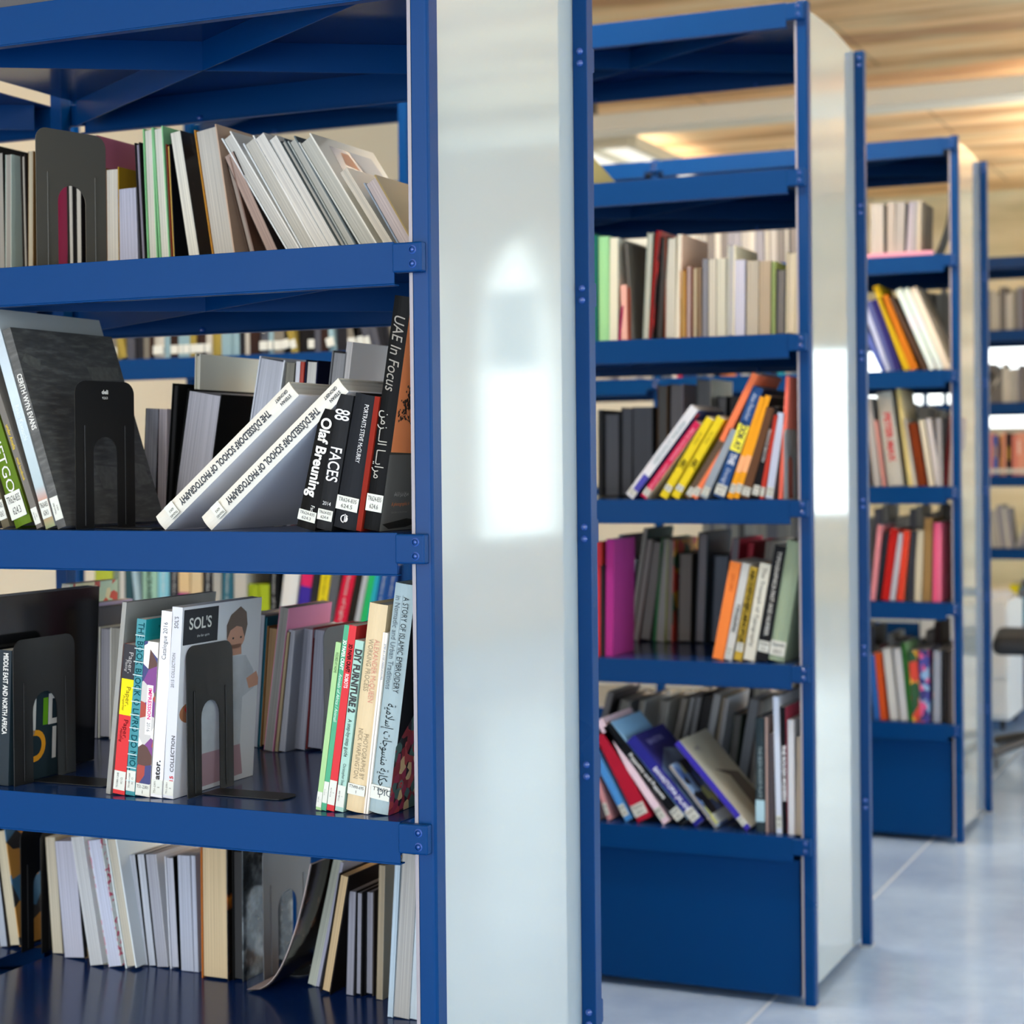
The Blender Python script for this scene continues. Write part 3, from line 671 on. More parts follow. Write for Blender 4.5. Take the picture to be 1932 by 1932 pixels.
# ---- nearest bookcase, lower shelf
ZCL = (0, 1060, .2588); ZCR = (400, 1060, .3001)
b = spec(ZCL, 1, 4, 'front', [
 (-150, -60, 1640, -110, 250, 's', '121314', '9E9E9E', 'tall glossy black book cut by the photo edge', {'w': .235, 'right': mat('gloss_black', '101112', .12)}),
 (-26, 60, 1618, -2, 640, 's', '2C3338', 'C9C9C4', 'slate book with bold colourful cover letters', {'w': .13, 'right': '24333A', 'Y': .016}),
], Yd=.016)
spine_text(b[1], 'MIDDLE EAST AND NORTH AFRICA', .02, .62, WHITE, .012, bold=.02, xf=.55)
jd = b[1]; t, h, w = BK[jd.name]
for bod, yc, zc, s, c in (('J', .40, .50, .062, WHITE), ('D', .80, .50, .062, WHITE), ('D', .44, .24, .064, 'E09A28'), ('1', .76, .24, .064, WHITE), ('D', .60, .76, .05, 'E0A238')):
    cover_text(jd, bod, yc, zc, s, c, bold=.02*s)
cover_poly(jd, [(.555, .40), (.555, .605), (.64, .605), (.64, .40)], '5E9A1E', 6, 'cover_print')
b = spec(ZCL, 1, 4, 'front', [
 (775, 815, 1660, 893, 292, 's', FILM, '8E8D88', 'grey clear plastic sleeved folder', {'w': .22, 't': .007, 'right': FILM, 'left': FILM}),
 (820, 906, 1716, 910, 596, 's', 'C83A3C', None, 'red yellow and grey banded paper book', {'w': .15, 'right': '3C3C40'}),
 (914, 980, 1722, 1000, 412, 's', texmat('teal_sewn_spine', ('1F6E78', '2C8A92'), (1, 1, 1), 'noise', 90, 2, rough=.4, bump=.3), None, 'teal sewn-spine book about bookbinding', {'w': .165, 'right': '1F8E92'}),
 (984, 1088, 1738, 1052, 575, 's', PHOTO, None, 'photo-collage magazine dated 2016', {'w': .16, 'right': 'C9C4BE'}),
 (1096, 1178, 1736, 1180, 354, 's', 'DADADC', 'D9D9D9', 'plain white catalogue', {'w': .2, 'right': 'E0E0E2'}),
 (1188, 1262, 1734, 1258, 326, 's', 'C6C8CE', 'D9D9D9', 'pale grey clothing catalogue with man on cover', {'w': .2, 'right': 'D3D5DA'}),
], Yd=.016)
pb = b[1]; band(pb, .77, 1.0, '3A393D'); band(pb, .53, .77, 'E0CE22')
spine_text(pb, 'Paper,', .05, .19, 'A8A6A4', .010, xf=.62); spine_text(pb, 'Paper,', .28, .41, '6B5E1A', .010, xf=.62); spine_text(pb, 'Paper.', .50, .63, '5A1418', .010, xf=.62)
spine_text(pb, 'Making', .10, .18, 'A8A6A4', .006, xf=.3, shear=.3, name='subtitle'); spine_text(pb, 'Properties', .34, .44, '6B5E1A', .006, xf=.3, shear=.3, name='subtitle'); spine_text(pb, 'Handling', .56, .65, '5A1418', .006, xf=.3, shear=.3, name='subtitle')
call_label(pb, .006, .032, 'TS1080-1268', '18.2 C2', True)
spine_text(b[2], 'THE BOOK BLOCK O LIVRO DO MIOLO', .02, .90, '0B3C44', .014); call_label(b[2], .006, .034, 'TS1080-1268', '18.21 C2', True)
t, h, w = BK[b[2].name]; bm = bmesh.new()
for i in range(12): z = h*(.08+.075*i); box(bm, 0, t, -.0016, .0002, z, z+.0012)
link('stitching', bm, mat('thread', 'BBD0D0', .6), b[2])
cover_poly(b[2], [(.02, .9), (.98, .9), (.98, .995), (.02, .995)], '18888C', 2); cover_text(b[2], 'MAKING A BOOK', .3, .95, .006, '0B3C44', fit=.04)
band(b[3], .40, .72, 'ECECEA', 'title_strip', .42, .82); spine_text(b[3], 'IMPRESSION', .30, .50, 'D0307A', .008, xf=.63, bold=.03); spine_text(b[3], '2016', .52, .58, '3A3A3C', .008, xf=.63)
call_label(b[3], .001, .017, 'TS1-2301', '1')
spine_text(b[4], 'Catalogue 2016', .06, .26, '6F6F72', .010, up=True, xf=.45); spine_text(b[4], 'nator.', .80, .93, INK, .012, up=True, bold=.03); call_label(b[4], .004, .024, 'TS1-2301', '2', True)
sl = b[5]; spine_text(sl, "SOL'S", .05, .11, '4A4A4C', .009, up=True); spine_text(sl, '2015 COLLECTION', .24, .42, '6F6F72', .007, up=True, xf=.4)
spine_text(sl, 'COLLECTION', .67, .86, '5A5A5E', .008, up=True, xf=.75, bold=.02); spine_text(sl, '2015', .88, .95, 'C02A34', .008, up=True, xf=.75, bold=.02); call_label(sl, .004, .024, 'TS1-2301', '3', True)
cover_poly(sl, [(.02, .80), (.44, .80), (.44, .985), (.02, .985)], '35363A', 2, 'logo_square'); cover_text(sl, "SOL'S", .22, .905, .022, WHITE, fit=.054, bold=.0004); cover_text(sl, 'the fair spirit', .26, .84, .005, 'C8C8C8', fit=.03)
# the man printed on the cover: hair, face, shirt, arm, trousers
HAIR = mat('printed_hair', '5A4436', .5); SKIN = mat('printed_skin', 'C48E74', .5); SHIRT = texmat('printed_shirt', ('8F949C', 'B9BEC6', 'D6DAE0'), nscale=22, detail=4)
cover_poly(sl, [(.30, .52), (.42, .66), (.60, .70), (.82, .69), (.93, .60), (.95, .50), (.80, .46), (.80, .20), (.30, .18), (.26, .36)], SHIRT, 2)
cover_poly(sl, ell(.68, .80, .115, .066), SKIN, 3); cover_poly(sl, [(.56, .79), (.55, .87), (.60, .925), (.66, .945), (.72, .965), (.80, .93), (.82, .86), (.79, .79), (.75, .85), (.68, .86), (.60, .84)], HAIR, 4)
cover_poly(sl, [(.62, .70), (.76, .70), (.75, .76), (.62, .76)], SKIN, 3); cover_poly(sl, [(.84, .56), (.97, .59), (1.0, .55), (1.0, .51), (.88, .50)], SKIN, 3)
cover_poly(sl, [(.28, .02), (.85, .03), (.80, .20), (.32, .20)], 'A98C97', 3); cover_poly(sl, ell(.15, .44, .13, .055), 'A26E50', 3)
cover_poly(sl, ell(.64, .795, .012, .006), INK, 5); cover_poly(sl, ell(.74, .795, .012, .006), INK, 5); cover_poly(sl, [(.08, .46), (.12, .42), (.12, .50)], 'D8303A', 4)
b = spec(ZCR, 1, 4, 'front', [
 (655, 688, 1531, 779, 503, 's', '9CC088', None, 'slim pale green book', {'w': .15, 'right': '8AAE80'}),
 (689, 720, 1537, 833, 395, 's', '4F9C78', None, 'slim mid green papercraft book', {'w': .16, 'right': '4F9C78'}),
 (722, 768, 1546, 864, 396, 's', 'C63A3F', None, 'red papercraft book', {'w': .16, 'right': 'A32C2C'}),
 (774, 826, 1556, 902, 490, 's', '9DBFB3', None, 'mint furniture book with black title', {'w': .15, 'right': '8FB0A6'}),
 (834, 948, 1580, 986, 254, 'S', 'CDB995', 'C9C9C4', 'tan working-process fashion book', {'w': .2, 'right': 'C9B48E'}),
 (952, 962, 1583, 1076, 442, 's', 'DAD2C6', None, 'very thin white booklet beside the tan book', {'w': .15, 't': .0035}),
 (964, 974, 1584, 1090, 446, 's', 'E0DACE', None, 'very thin white booklet beside the embroidery book', {'w': .15, 't': .0035}),
 (978, 1104, 1597, 1148, 128, 'S', '96A8AC', 'B9BCBC', 'tall grey-blue Islamic embroidery book', {'w': .22, 'right': '1C1D21'}),
], Yd=.018)
spine_text(b[0], 'FIGURES AT HOME', .06, .18, '38522E', .0055); call_label(b[0], .004, .024, 'AG-9876', '1', True)
spine_text(b[1], '3D PAPER CRAFT', .08, .24, 'E8F0E8', .007, bold=.02); spine_text(b[1], 'Animals of Africa / Animali', .26, .52, 'CFE4D6', .0065, shear=.2); call_label(b[1], .010, .038, 'TT174-176', '1', True)
spine_text(b[2], '3D PAPER CRAFT', .10, .25, '2A0C0E', .0075, bold=.03); spine_text(b[2], 'ROBOTS', .26, .335, 'F2DDDD', .0075, bold=.02); call_label(b[2], .008, .040, 'TT174-176', '2', True)
spine_text(b[3], 'DIY FURNITURE 2', .05, .42, INK, .0135, bold=.045); spine_text(b[3], 'A step-by-step guide', .46, .68, '22302C', .008); spine_text(b[3], 'Christopher Stuart', .72, .86, '3A4844', .006); call_label(b[3], .006, .034, 'TT180-200', '1', True)
spine_text(b[4], 'ALEXANDER McQUEEN', .17, .47, 'C48A78', .0105, xf=.68); spine_text(b[4], 'WORKING PROCESS', .17, .42, '94876E', .0105, xf=.36)
spine_text(b[4], 'PHOTOGRAPHS BY', .62, .84, '94876E', .0095, xf=.68); spine_text(b[4], 'NICK WAPLINGTON', .60, .84, '94876E', .0095, xf=.36); call_label(b[4], .022, .036, 'TT490-695', '1')
spine_text(b[6], 'STEP BY STEP NEEDLEWORK', .06, .26, '2C5C86', .003)
e = b[7]; spine_text(e, 'A STORY OF ISLAMIC EMBROIDERY', .055, .47, '30373A', .0115, xf=.66); spine_text(e, 'in Nomadic and Urban Traditions', .055, .46, '56626A', .0105, xf=.26)
band(e, .54, .95, '6F8086', 'title_rule', .485, .5)
spine_text(e, 'ﺔﻴﻣﻼﺳإ تﺎﺟﻮﺴﻨﻣ ﺔﻳﺎﻜﺣ', .52, .88, '22282A', .018, xf=.52, name='arabic_title'); call_label(e, .018, .036, 'TT699', '1')
flat_text(e, 'DIC', .028, .012, '44525A', xf=.72, name='publisher_mark')
cover_poly(e, [(0, 0), (1, 0), (1, .8), (.55, .66), (.0, .30)], TEXT_, 2, 'embroidery_print')
rt = random.Random(9)
for cy, cz, r, c1, c2 in ((.42, .42, .055, 'D8C08A', '8C2430'), (.58, .56, .045, 'C4566A', '3E5560'), (.25, .27, .05, '5E7A70', 'B54048'), (.62, .3, .05, 'D9A07A', '9B3550'), (.35, .12, .045, 'B8535A', '2A3A44'), (.7, .12, .05, 'C9A060', '7E2430'), (.12, .12, .035, '6C8480', 'C04A50'), (.8, .46, .04, 'C35A78', '39494A')):
    n_ = 12; t, h, w = BK[e.name]; pts = []
    for i in range(n_*2): rr = r*(1 if i % 2 == 0 else .72); pts.append((cy+rr*math.cos(i*math.pi/n_), cz+rr*w/h*math.sin(i*math.pi/n_)))
    cover_poly(e, pts, c1, 3, 'embroidered_flower'); cover_poly(e, ell(cy, cz, r*.55, r*.55*w/h, 12), c2, 4, 'embroidered_flower'); cover_poly(e, ell(cy, cz, r*.2, r*.2*w/h, 8), c1, 5, 'embroidered_flower')
bb = spec(ZCL, 1, 4, 'back', [
 (440, 500, 1270, 452, 160, 'p', FLOWER, 'B9B4A6', 'green floral-patterned book above the bookend', {'w': .13, 'right': FLOWER, 'Y': .42}),
 (528, 592, 1275, 535, 310, 'p', 'A9A0B8', '9C968A', 'beige-paged book with lilac cover', {'w': .14, 'right': 'B0A6C2'}),
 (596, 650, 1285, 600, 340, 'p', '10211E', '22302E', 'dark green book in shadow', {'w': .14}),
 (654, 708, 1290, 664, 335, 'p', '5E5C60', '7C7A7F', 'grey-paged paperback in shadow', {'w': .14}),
 (716, 806, 1300, 722, 474, 'P', 'B8B6A8', '8C8A90', 'grey page block under a white patterned cover', {'w': .13, 'right': 'D2D0C4'}),
 (812, 870, 1303, 815, 480, 'p', 'A6A39A', '9A978C', 'beige-grey page block beside the plastic folder', {'w': .14}),
], Yd=.43)
bb += spec(ZCR, 1, 4, 'back', [
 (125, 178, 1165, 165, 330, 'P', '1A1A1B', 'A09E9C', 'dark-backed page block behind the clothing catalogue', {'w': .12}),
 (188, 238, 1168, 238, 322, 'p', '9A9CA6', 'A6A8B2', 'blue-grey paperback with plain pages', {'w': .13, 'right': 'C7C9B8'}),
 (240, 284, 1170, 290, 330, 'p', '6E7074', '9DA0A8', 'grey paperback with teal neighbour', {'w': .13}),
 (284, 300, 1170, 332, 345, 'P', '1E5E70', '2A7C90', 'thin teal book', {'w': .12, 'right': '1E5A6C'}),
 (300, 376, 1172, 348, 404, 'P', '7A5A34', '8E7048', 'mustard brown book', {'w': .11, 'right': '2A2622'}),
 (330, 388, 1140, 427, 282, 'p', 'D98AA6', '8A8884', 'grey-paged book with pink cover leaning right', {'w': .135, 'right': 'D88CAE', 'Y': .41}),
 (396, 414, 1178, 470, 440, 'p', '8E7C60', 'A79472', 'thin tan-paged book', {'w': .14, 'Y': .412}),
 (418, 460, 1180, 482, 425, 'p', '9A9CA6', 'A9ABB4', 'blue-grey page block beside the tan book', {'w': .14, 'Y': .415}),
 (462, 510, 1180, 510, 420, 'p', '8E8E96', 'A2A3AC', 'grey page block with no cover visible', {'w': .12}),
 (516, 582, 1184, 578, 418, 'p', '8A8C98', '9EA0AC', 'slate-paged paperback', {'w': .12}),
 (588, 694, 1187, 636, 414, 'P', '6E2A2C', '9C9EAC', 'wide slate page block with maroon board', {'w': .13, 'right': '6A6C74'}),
], Yd=.44)

# ---- nearest bookcase, bottom shelf
ZD = (0, 1540, .4296)
spec(ZD, 1, 5, 'back', [
 (-70, -20, 572, -160, 60, 'p', '8C8A84', 'B9A98C', 'cream-paged book at the photo edge', {'w': .18, 'right': 'A09A8E'}),
 (0, 34, 575, -60, 60, 'p', '22252A', 'AEB6C0', 'dark-covered book with blue-white edge', {'w': .18}),
 (38, 92, 578, -30, 62, 'P', '2E2A26', 'CFC3A4', 'cream page block with colourful spine picture', {'w': .16, 'right': texmat('food_print', ('2C2A28', 'B9843A', '3F6E8E', '5A4A3C'), nscale=26, kind='cells', interp='CONSTANT')}),
 (232, 276, 603, 198, 92, 'p', 'A59A84', 'C6BCA4', 'cream-paged paperback right of the black bookends', {'w': .16}),
 (284, 372, 622, 240, 110, 'p', '7E8088', 'B9BAC8', 'lavender page block', {'w': .15, 'right': '2A2A2C'}),
 (376, 390, 626, 296, 122, 'P', '8A7350', 'A89064', 'thin tan board', {'w': .15}),
 (398, 452, 658, 312, 92, 'p', 'DADCDE', 'C4C6C6', 'white paperback leaning slightly left', {'w': .17, 'right': 'E2E6E6'}),
 (456, 470, 655, 372, 130, 'p', '8E8C78', 'A6A48E', 'very thin olive-edged booklet', {'w': .16, 'right': 'A8A894'}),
 (478, 536, 664, 386, 108, 'p', CART, 'C9CEE0', 'pink and white checked book', {'w': .15, 'right': CART}),
 (552, 602, 671, 462, 98, 'P', 'DDE6E8', 'C6BFAC', 'cream-paged hardback with white jacket', {'w': .17, 'right': 'E3ECEE'}),
 (624, 652, 656, 566, 170, 'p', 'E0E2E6', 'BFC4CC', 'slim white booklet before black stripe', {'w': .16, 'left': '0F0F10', 'right': '0F0F10'}),
 (656, 686, 658, 604, 168, 'p', 'D8DADF', 'BFC4CC', 'second slim white booklet with black stripe', {'w': .16, 'right': '0F0F10'}),
 (692, 738, 664, 640, 168, 'p', 'A8AAB2', 'A3A5AE', 'grey page block in the white group', {'w': .16, 'right': 'C9CBD0'}),
 (748, 790, 672, 722, 176, 'P', 'C9CCD4', 'B9BCC6', 'pale blue page block with black board', {'w': .16, 'right': '0F0F10'}),
 (797, 850, 680, 780, 170, 'p', 'B6BCC8', 'AEB4C2', 'thick pale blue page block', {'w': .16}),
 (853, 872, 686, 838, 172, 'p', '9EA4B2', 'B2B8C6', 'slim pale blue page block', {'w': .16}),
 (886, 1004, 712, 880, 128, 'P', 'B0652A', 'CDB68E', 'very thick cream-paged book', {'w': .18, 'right': FLAME}),
 (1022, 1070, 722, 1018, 148, 'P', '141414', '1B1B1C', 'black book with orange flames cover', {'w': .17, 'right': BWGLOSS}),
 (1350, 1386, 745, 1466, 182, 'p', 'B9BEB0', 'B4B8A8', 'pale green-grey book leaning right', {'w': .15}),
 (1386, 1400, 750, 1496, 200, 'p', '9A9AAA', 'A6A6B6', 'very thin lavender book leaning right', {'w': .15}),
 (1404, 1450, 780, 1490, 250, 'P', '1F1C1C', 'C8AC80', 'tan-paged book with black cover leaning right', {'w': .16, 'right': '1E1A1A'}),
 (1520, 1552, 786, 1532, 328, 'p', '5E5E66', '8C8C96', 'short grey page block', {'w': .15}),
 (1556, 1588, 790, 1562, 330, 'P', '18181A', '8E8E98', 'short grey page block with black boards', {'w': .15}),
 (1600, 1640, 788, 1604, 326, 'P', '18181A', '85858E', 'another short grey block beside the tan edge', {'w': .15, 'right': '35302C'}),
 (1652, 1680, 806, 1664, 214, 'p', '7A6E58', '9C8E74', 'thin tan-grey book standing upright', {'w': .16, 'right': '8A8478'}),
 (1702, 1724, 884, 1736, 190, 'p', 'C2D4E0', 'BACDD8', 'slim pale blue book near the right post', {'w': .18}),
 (1728, 1796, 886, 1768, 160, 'p', 'A6A8A8', 'B6B4AE', 'thick grey-white page stack near right post', {'w': .18}),
 (1798, 1834, 893, 1838, 165, 'p', 'D8E2E6', 'C9D6DC', 'white-covered book touching the right post', {'w': .18, 'right': 'DCE6EA'}),
])
def curved_magazine():
    t = empty('magazine'); bm = bmesh.new(); N = 14
    p0 = onZ(1092*.4296, 1540+771*.4296, LV[5]); p1 = onY(1300*.4296, 1540+300*.4296, p0.y+.05)
    top = onY(1455*.4296, 1540+185*.4296, p0.y+.06)
    pts = []
    for i in range(N+1):
        s = i/N; pts.append((p0.x+(top.x-p0.x)*(.42*s+.58*s**.5 if False else s**.62), LV[5]+.002+(top.z-LV[5])*s**1.55))
    for th, name, mt in ((0, 'cover', texmat('dark_magazine_cover', ('15110F', '221A18', '6A4A38', 'B98A5A'), nscale=24, detail=5, pos=[0, .54, .68, .85], rough=.15)), (.002, 'page_block', page_mat('B9A9A4'))):
        bm = bmesh.new(); off = th; y0, y1 = p0.y, p0.y+.17; pr = None; 
        for (x, z) in pts:
            cur = [bm.verts.new((x-p0.x-off-d, y-p0.y, z-LV[5]+off*.6)) for d, y in ((0, y0), (0, y1), (.0016, y1), (.0016, y0))]
            if pr:
                for a in range(4): bm.faces.new((pr[a], pr[(a+1) % 4], cur[(a+1) % 4], cur[a]))
            else: bm.faces.new(cur)
            pr = cur
        bm.faces.new(pr); link(name, bm, mt, t, smooth=False)
    t.location = (p0.x, p0.y, LV[5]); tag(t, 'limp dark magazine curling down onto the bottom shelf of nearest bookcase', 'magazine')
curved_magazine()
# book lying flat on the shelf above, top left corner
o = make_book(.03, .28, .2, '55565A', 'C9C9C4'); o.rotation_euler = (0, -math.pi/2, 0); P = onY(20, 12, .02)
o.location = (P.x+.12, .02, LV[1]+.0008); tag(o, 'dark grey book lying flat on top shelf of nearest bookcase', 'book')

# ---- bookends
def bookend(loc, W=.12, H=.205, mt=BLACK, label='', rz=0, tongue=.13, marks=False):
    t = empty('bookend', loc, (0, 0, rz)); tag(t, label, 'bookend', 'metal bookends'); bm = bmesh.new(); r = .018; n = 6
    a1, a2 = W*.30, W*.70; ra = (a2-a1)/2; zh = H*.62-ra
    pts = [(0, 0), (0, H-r)]+[(r-r*math.cos(i/n*math.pi/2), H-r+r*math.sin(i/n*math.pi/2)) for i in range(1, n+1)]
    pts += [(W-r+r*math.sin(i/n*math.pi/2), H-r+r*math.cos(i/n*math.pi/2)) for i in range(n+1)]+[(W, 0), (a2, 0), (a2, zh)]
    pts += [(a1+ra+ra*math.cos(i/10*math.pi), zh+ra*math.sin(i/10*math.pi)) for i in range(1, 11)]+[(a1, 0)]
    prism(bm, pts, 0, 0, .0013)
    link('plate', bm, mt, t)
    for yy in (W*.16, W*.84):
        bm = bmesh.new(); box(bm, .0013, .0026, yy-.0015, yy+.0015, .004, H*.70); link('rib', bm, mt, t, bevel=.0008)
    bm = bmesh.new(); L = tongue
    q = [(0, a1), (0, a2)]+[(L-ra*.6+ra*.6*math.sin(i/8*math.pi), a1+ra+ra*math.cos(i/8*math.pi)) for i in range(9)]
    prism(bm, q, 2, .0003, .0015); link('tongue', bm, mt, t)
    if marks:
        text('maker_mark', 'deli', .008, lambda a, c: (.0016, W*.5+a, H*.925+c), WHITE, t, bold=.0003); text('maker_mark', '9263', .005, lambda a, c: (.0016, W*.5+a, H*.885+c), WHITE, t)
    return t
def be(u0, v0, row, **k):
    P = onZ(u0, v0, LV[row]); return bookend((P.x, P.y, LV[row]+.0004), **k)
bookend((-.642, .045, LV[2]+.0004), W=.123, H=.205, rz=-.26, mt=BROWNM, label='large grey-brown bookend on the upper shelf of the nearest bookcase', tongue=.11)
bookend((-.568, .03, LV[3]+.0004), W=.104, H=.207, rz=-.26, label='black bookend with small white maker mark on middle shelf', marks=True, tongue=.12)
def beside(bk, tl, tr, row, **k):
    H_ = k.get('H', .205); t, h, w = BK[bk.name]; x = bk.location.x+(t*math.cos(bk.rotation_euler.y)+H_*max(0, math.sin(bk.rotation_euler.y)))+.0012
    a = onX(tl[0], tl[1], x).y; c = onX(tr[0], tr[1], x).y; return bookend((x, a, LV[row]+.0004), W=c-a, **k)
beside(jd, (23, 1205), (139, 1195), 4, H=.205, label='black bookend before the slate book with colourful letters', tongue=.13)
beside(sl, (350, 1222), (437, 1205), 4, H=.205, label='black bookend against the pale grey clothing catalogue', tongue=.13)
bookend((onY(628, 1170, .33).x, .30, LV[4]+.0004), W=.12, H=.208, mt=GREYM, label='grey bookend behind the slim green books on lower shelf', tongue=.1)
be(40, 1798, 5, W=.11, H=.21, label='left of two black bookends on the bottom shelf of nearest bookcase', tongue=.02)
be(78, 1800, 5, W=.13, H=.21, label='right of two black bookends on the bottom shelf of nearest bookcase', tongue=.02)
be(497, 1853, 5, W=.15, H=.215, mt=GREYM, label='grey bookend beside the curling dark magazine', tongue=.05)

# ------------------------------------------------------------------ second bookcase
Z2A = (1110, 400, .2329); Z2B = (1110, 680, .2329); Z2C = (1110, 980, .2329); Z2D = (1110, 1260, .2329)
GP = 'BFBCB0'
spec(Z2A, 2, 2, 'front', [
 (-60, 10, 1040, -60, 160, 's', '14493E', GP, 'dark green book half hidden by the post', {}),
 (20, 76, 1040, 20, 190, 's', '1B5C50', GP, 'dark teal book', {}),
 (84, 168, 1040, 80, 200, 'S', '8CBF88', GP, 'bright green book with pale bands', {'w': .2, 'right': '9CCB98'}),
 (172, 236, 1038, 176, 210, 's', 'C9C6B0', GP, 'pale cream upright book', {'right': 'D5D3C3'}),
 (240, 262, 1044, 268, 760, 's', '8A1F4A', GP, 'small magenta booklet', {'t': .006}),
 (268, 316, 1044, 262, 590, 'p', 'D8A08E', 'DDA796', 'short salmon pink booklet', {'w': .14}),
 (320, 344, 1044, 316, 610, 's', '7A3A2A', GP, 'short rusty brown booklet', {'w': .14}),
 (346, 372, 1040, 290, 250, 'P', '4C4A46', '6A6862', 'dark grey angled cover', {'w': .16, 'right': '575550'}),
 (440, 486, 1030, 478, 165, 'P', '8E9488', 'B8BAAC', 'sage hardback leaning right', {'w': .18}),
 (490, 520, 1030, 556, 150, 'P', 'A81C1C', '6A1A16', 'red and black book leaning right', {'right': RED_BLK}),
 (545, 600, 1028, 590, 200, 'P', '1A1818', '2A2624', 'black book beside the red one', {'right': '201C1A'}),
 (615, 700, 1026, 622, 205, 'P', '7A3A26', 'B9B8AA', 'grey-paged book with rust board', {'w': .17, 'right': 'C3C0B0'}),
 (704, 740, 1024, 726, 180, 'p', 'D3CDB8', 'CFC9B6', 'cream curled paperback', {'w': .19, 'right': 'D9B59C'}),
 (742, 790, 1020, 740, 470, 'P', 'A0702A', 'A58446', 'ochre book with dark label', {'w': .15}),
 (796, 830, 1018, 800, 440, 'p', '7C5A54', '9A8680', 'mauve-brown slim book', {}),
 (838, 884, 1016, 840, 444, 'P', '6E3A28', 'B2A688', 'cream-paged brown book', {'right': '6B563C'}),
 (890, 918, 1014, 888, 450, 'p', '5F4A34', '77624A', 'dark tan slim book', {}),
 (922, 968, 1012, 926, 380, 'p', '50525A', '70727A', 'slate slim book', {}),
 (974, 1034, 1010, 976, 382, 'p', 'A7A294', 'B8B4A4', 'cream page block left of a slim pair', {}),
 (1040, 1112, 1006, 1042, 376, 'p', 'AFAE9E', 'BDBBA8', 'thick cream page block', {}),
 (1120, 1180, 1002, 1130, 270, 'P', 'C2C2B4', 'ABABA8', 'tall grey page block with bright top', {'w': .18, 'right': 'E2D9BC'}),
 (1186, 1266, 998, 1190, 388, 'p', 'A9AABB', 'B6B6C4', 'lavender-white page block', {}),
 (1280, 1376, 996, 1286, 396, 'p', '9C9484', 'A79F8E', 'beige-grey page block', {}),
 (1382, 1474, 994, 1388, 398, 'p', '94836A', 'A09078', 'tan page block', {}),
 (1482, 1512, 992, 1486, 400, 'p', '4C7A3C', '7A8A50', 'green slim edge', {'right': '9AAA60'}),
 (1516, 1590, 990, 1524, 462, 'P', '3E3F42', '66625E', 'dark grey short book', {}),
 (1598, 1672, 988, 1606, 326, 'P', 'C6BCA0', 'CABFA4', 'tall cream page block by the post', {}),
 (1676, 1708, 986, 1680, 340, 'p', 'CFC6AC', 'C9BD9F', 'cream book touching the right post', {}),
], Yd=.02)
spec(Z2B, 2, 3, 'front', [
 (276, 380, 1120, 832, 360, 's', 'D2D2D6', None, 'white book with red dot leaning right', {'t': .021, 'right': '3E4C86', 'w': .2}),
 (400, 460, 1125, 866, 486, 's', 'C22A52', None, 'crimson book leaning right', {'t': .016, 'right': 'D8CDB8'}),
 (560, 640, 1125, 960, 452, 's', 'DAC22A', None, 'left yellow book of a matching pair', {'t': .0175, 'w': .18}),
 (655, 735, 1125, 1048, 446, 's', 'DAC22A', None, 'right yellow book of a matching pair', {'t': .0175, 'w': .18}),
 (765, 815, 1122, 1060, 640, 's', '5E4E40', None, 'dark brown mottled short book', {'t': .0145, 'w': .18}),
 (822, 880, 1126, 1330, 96, 's', 'E87A50', None, 'tall coral orange book with black drawing', {'t': .0145, 'right': 'EE7B55', 'w': .2}),
 (890, 960, 1126, 1150, 546, 's', '8A95A0', None, 'short grey-blue book', {'t': .017, 'w': .17}),
 (1000, 1096, 1124, 1330, 200, 'S', '2A4C80', None, 'dark blue book with yellow band', {'t': .0255, 'right': '1E2240', 'w': .19}),
 (1118, 1164, 1128, 1392, 290, 's', 'E39A26', None, 'left orange book of a slim pair', {'t': .0125, 'w': .18}),
 (1170, 1216, 1128, 1436, 280, 's', 'E39A26', None, 'right orange book of a slim pair', {'t': .0125, 'right': '1C1A1C', 'w': .18}),
 (1230, 1300, 1120, 1444, 374, 's', '5E4230', None, 'chocolate brown book', {'t': .0185}),
 (1318, 1372, 1122, 1490, 366, 's', '1B1A1C', None, 'black book with white lettering', {'t': .0145}),
 (1384, 1420, 1115, 1506, 440, 's', 'B03A2E', None, 'slim rust red book', {'t': .010}),
 (1434, 1500, 1125, 1536, 420, 's', 'B9C2D8', None, 'white and pale blue book', {'t': .0165, 'right': '8B9098'}),
 (1540, 1570, 1112, 1600, 130, 's', 'E8705E', None, 'tall coral pink book by the post', {'t': .009, 'right': 'F58A78', 'w': .2}),
], Yd=.02)
LL = [o for o in C.objects if o.get('group') == 'books on the middle shelf of the second bookcase']
def find(s): return [o for o in LL if o['label'].startswith(s)][0]
o = find('white book with red dot'); spine_text(o, 'IMMATERIAL ULTRAMODERN', .15, .62, '7E9AA0', .014); cover_poly(o, ell(.1, .94, .05, .03), 'D0403C', 2)
band(o, 0.02, .25, '4A4AA0', 'spine_band', .3, 1); call_label(o, .006, .02)
o = find('crimson'); spine_text(o, 'FREUD ON FASHION', .08, .5, 'E9A0B4', .010); spine_text(o, 'COMPLETE LETTERS', .55, .88, 'E9A0B4', .009, name='subtitle'); call_label(o, .006, .024)
for s in ('left yellow', 'right yellow'):
    o = find(s); spine_text(o, 'Art Now', .18, .33, '4A4218', .009); spine_text(o, 'ABC', .52, .63, '2A2510', .016, bold=.03, name='emblem'); call_label(o, .018, .032)
o = find('dark blue book'); band(o, .42, .66, 'E8DE4A'); spine_text(o, 'Alan Fletcher', .06, .30, 'B9C4D8', .014); spine_text(o, 'LOOK AT', .31, .56, '22304A', .021, bold=.03); spine_text(o, 'THE', .60, .70, 'DDE2EA', .02, bold=.02)
spine_text(o, 'Design', .74, .88, 'B9C4D8', .013, name='author'); call_label(o, .006, .03)
o = find('black book with white'); spine_text(o, 'FRANCIS BACON', .25, .6, 'C9C9C9', .009); call_label(o, .008, .03)
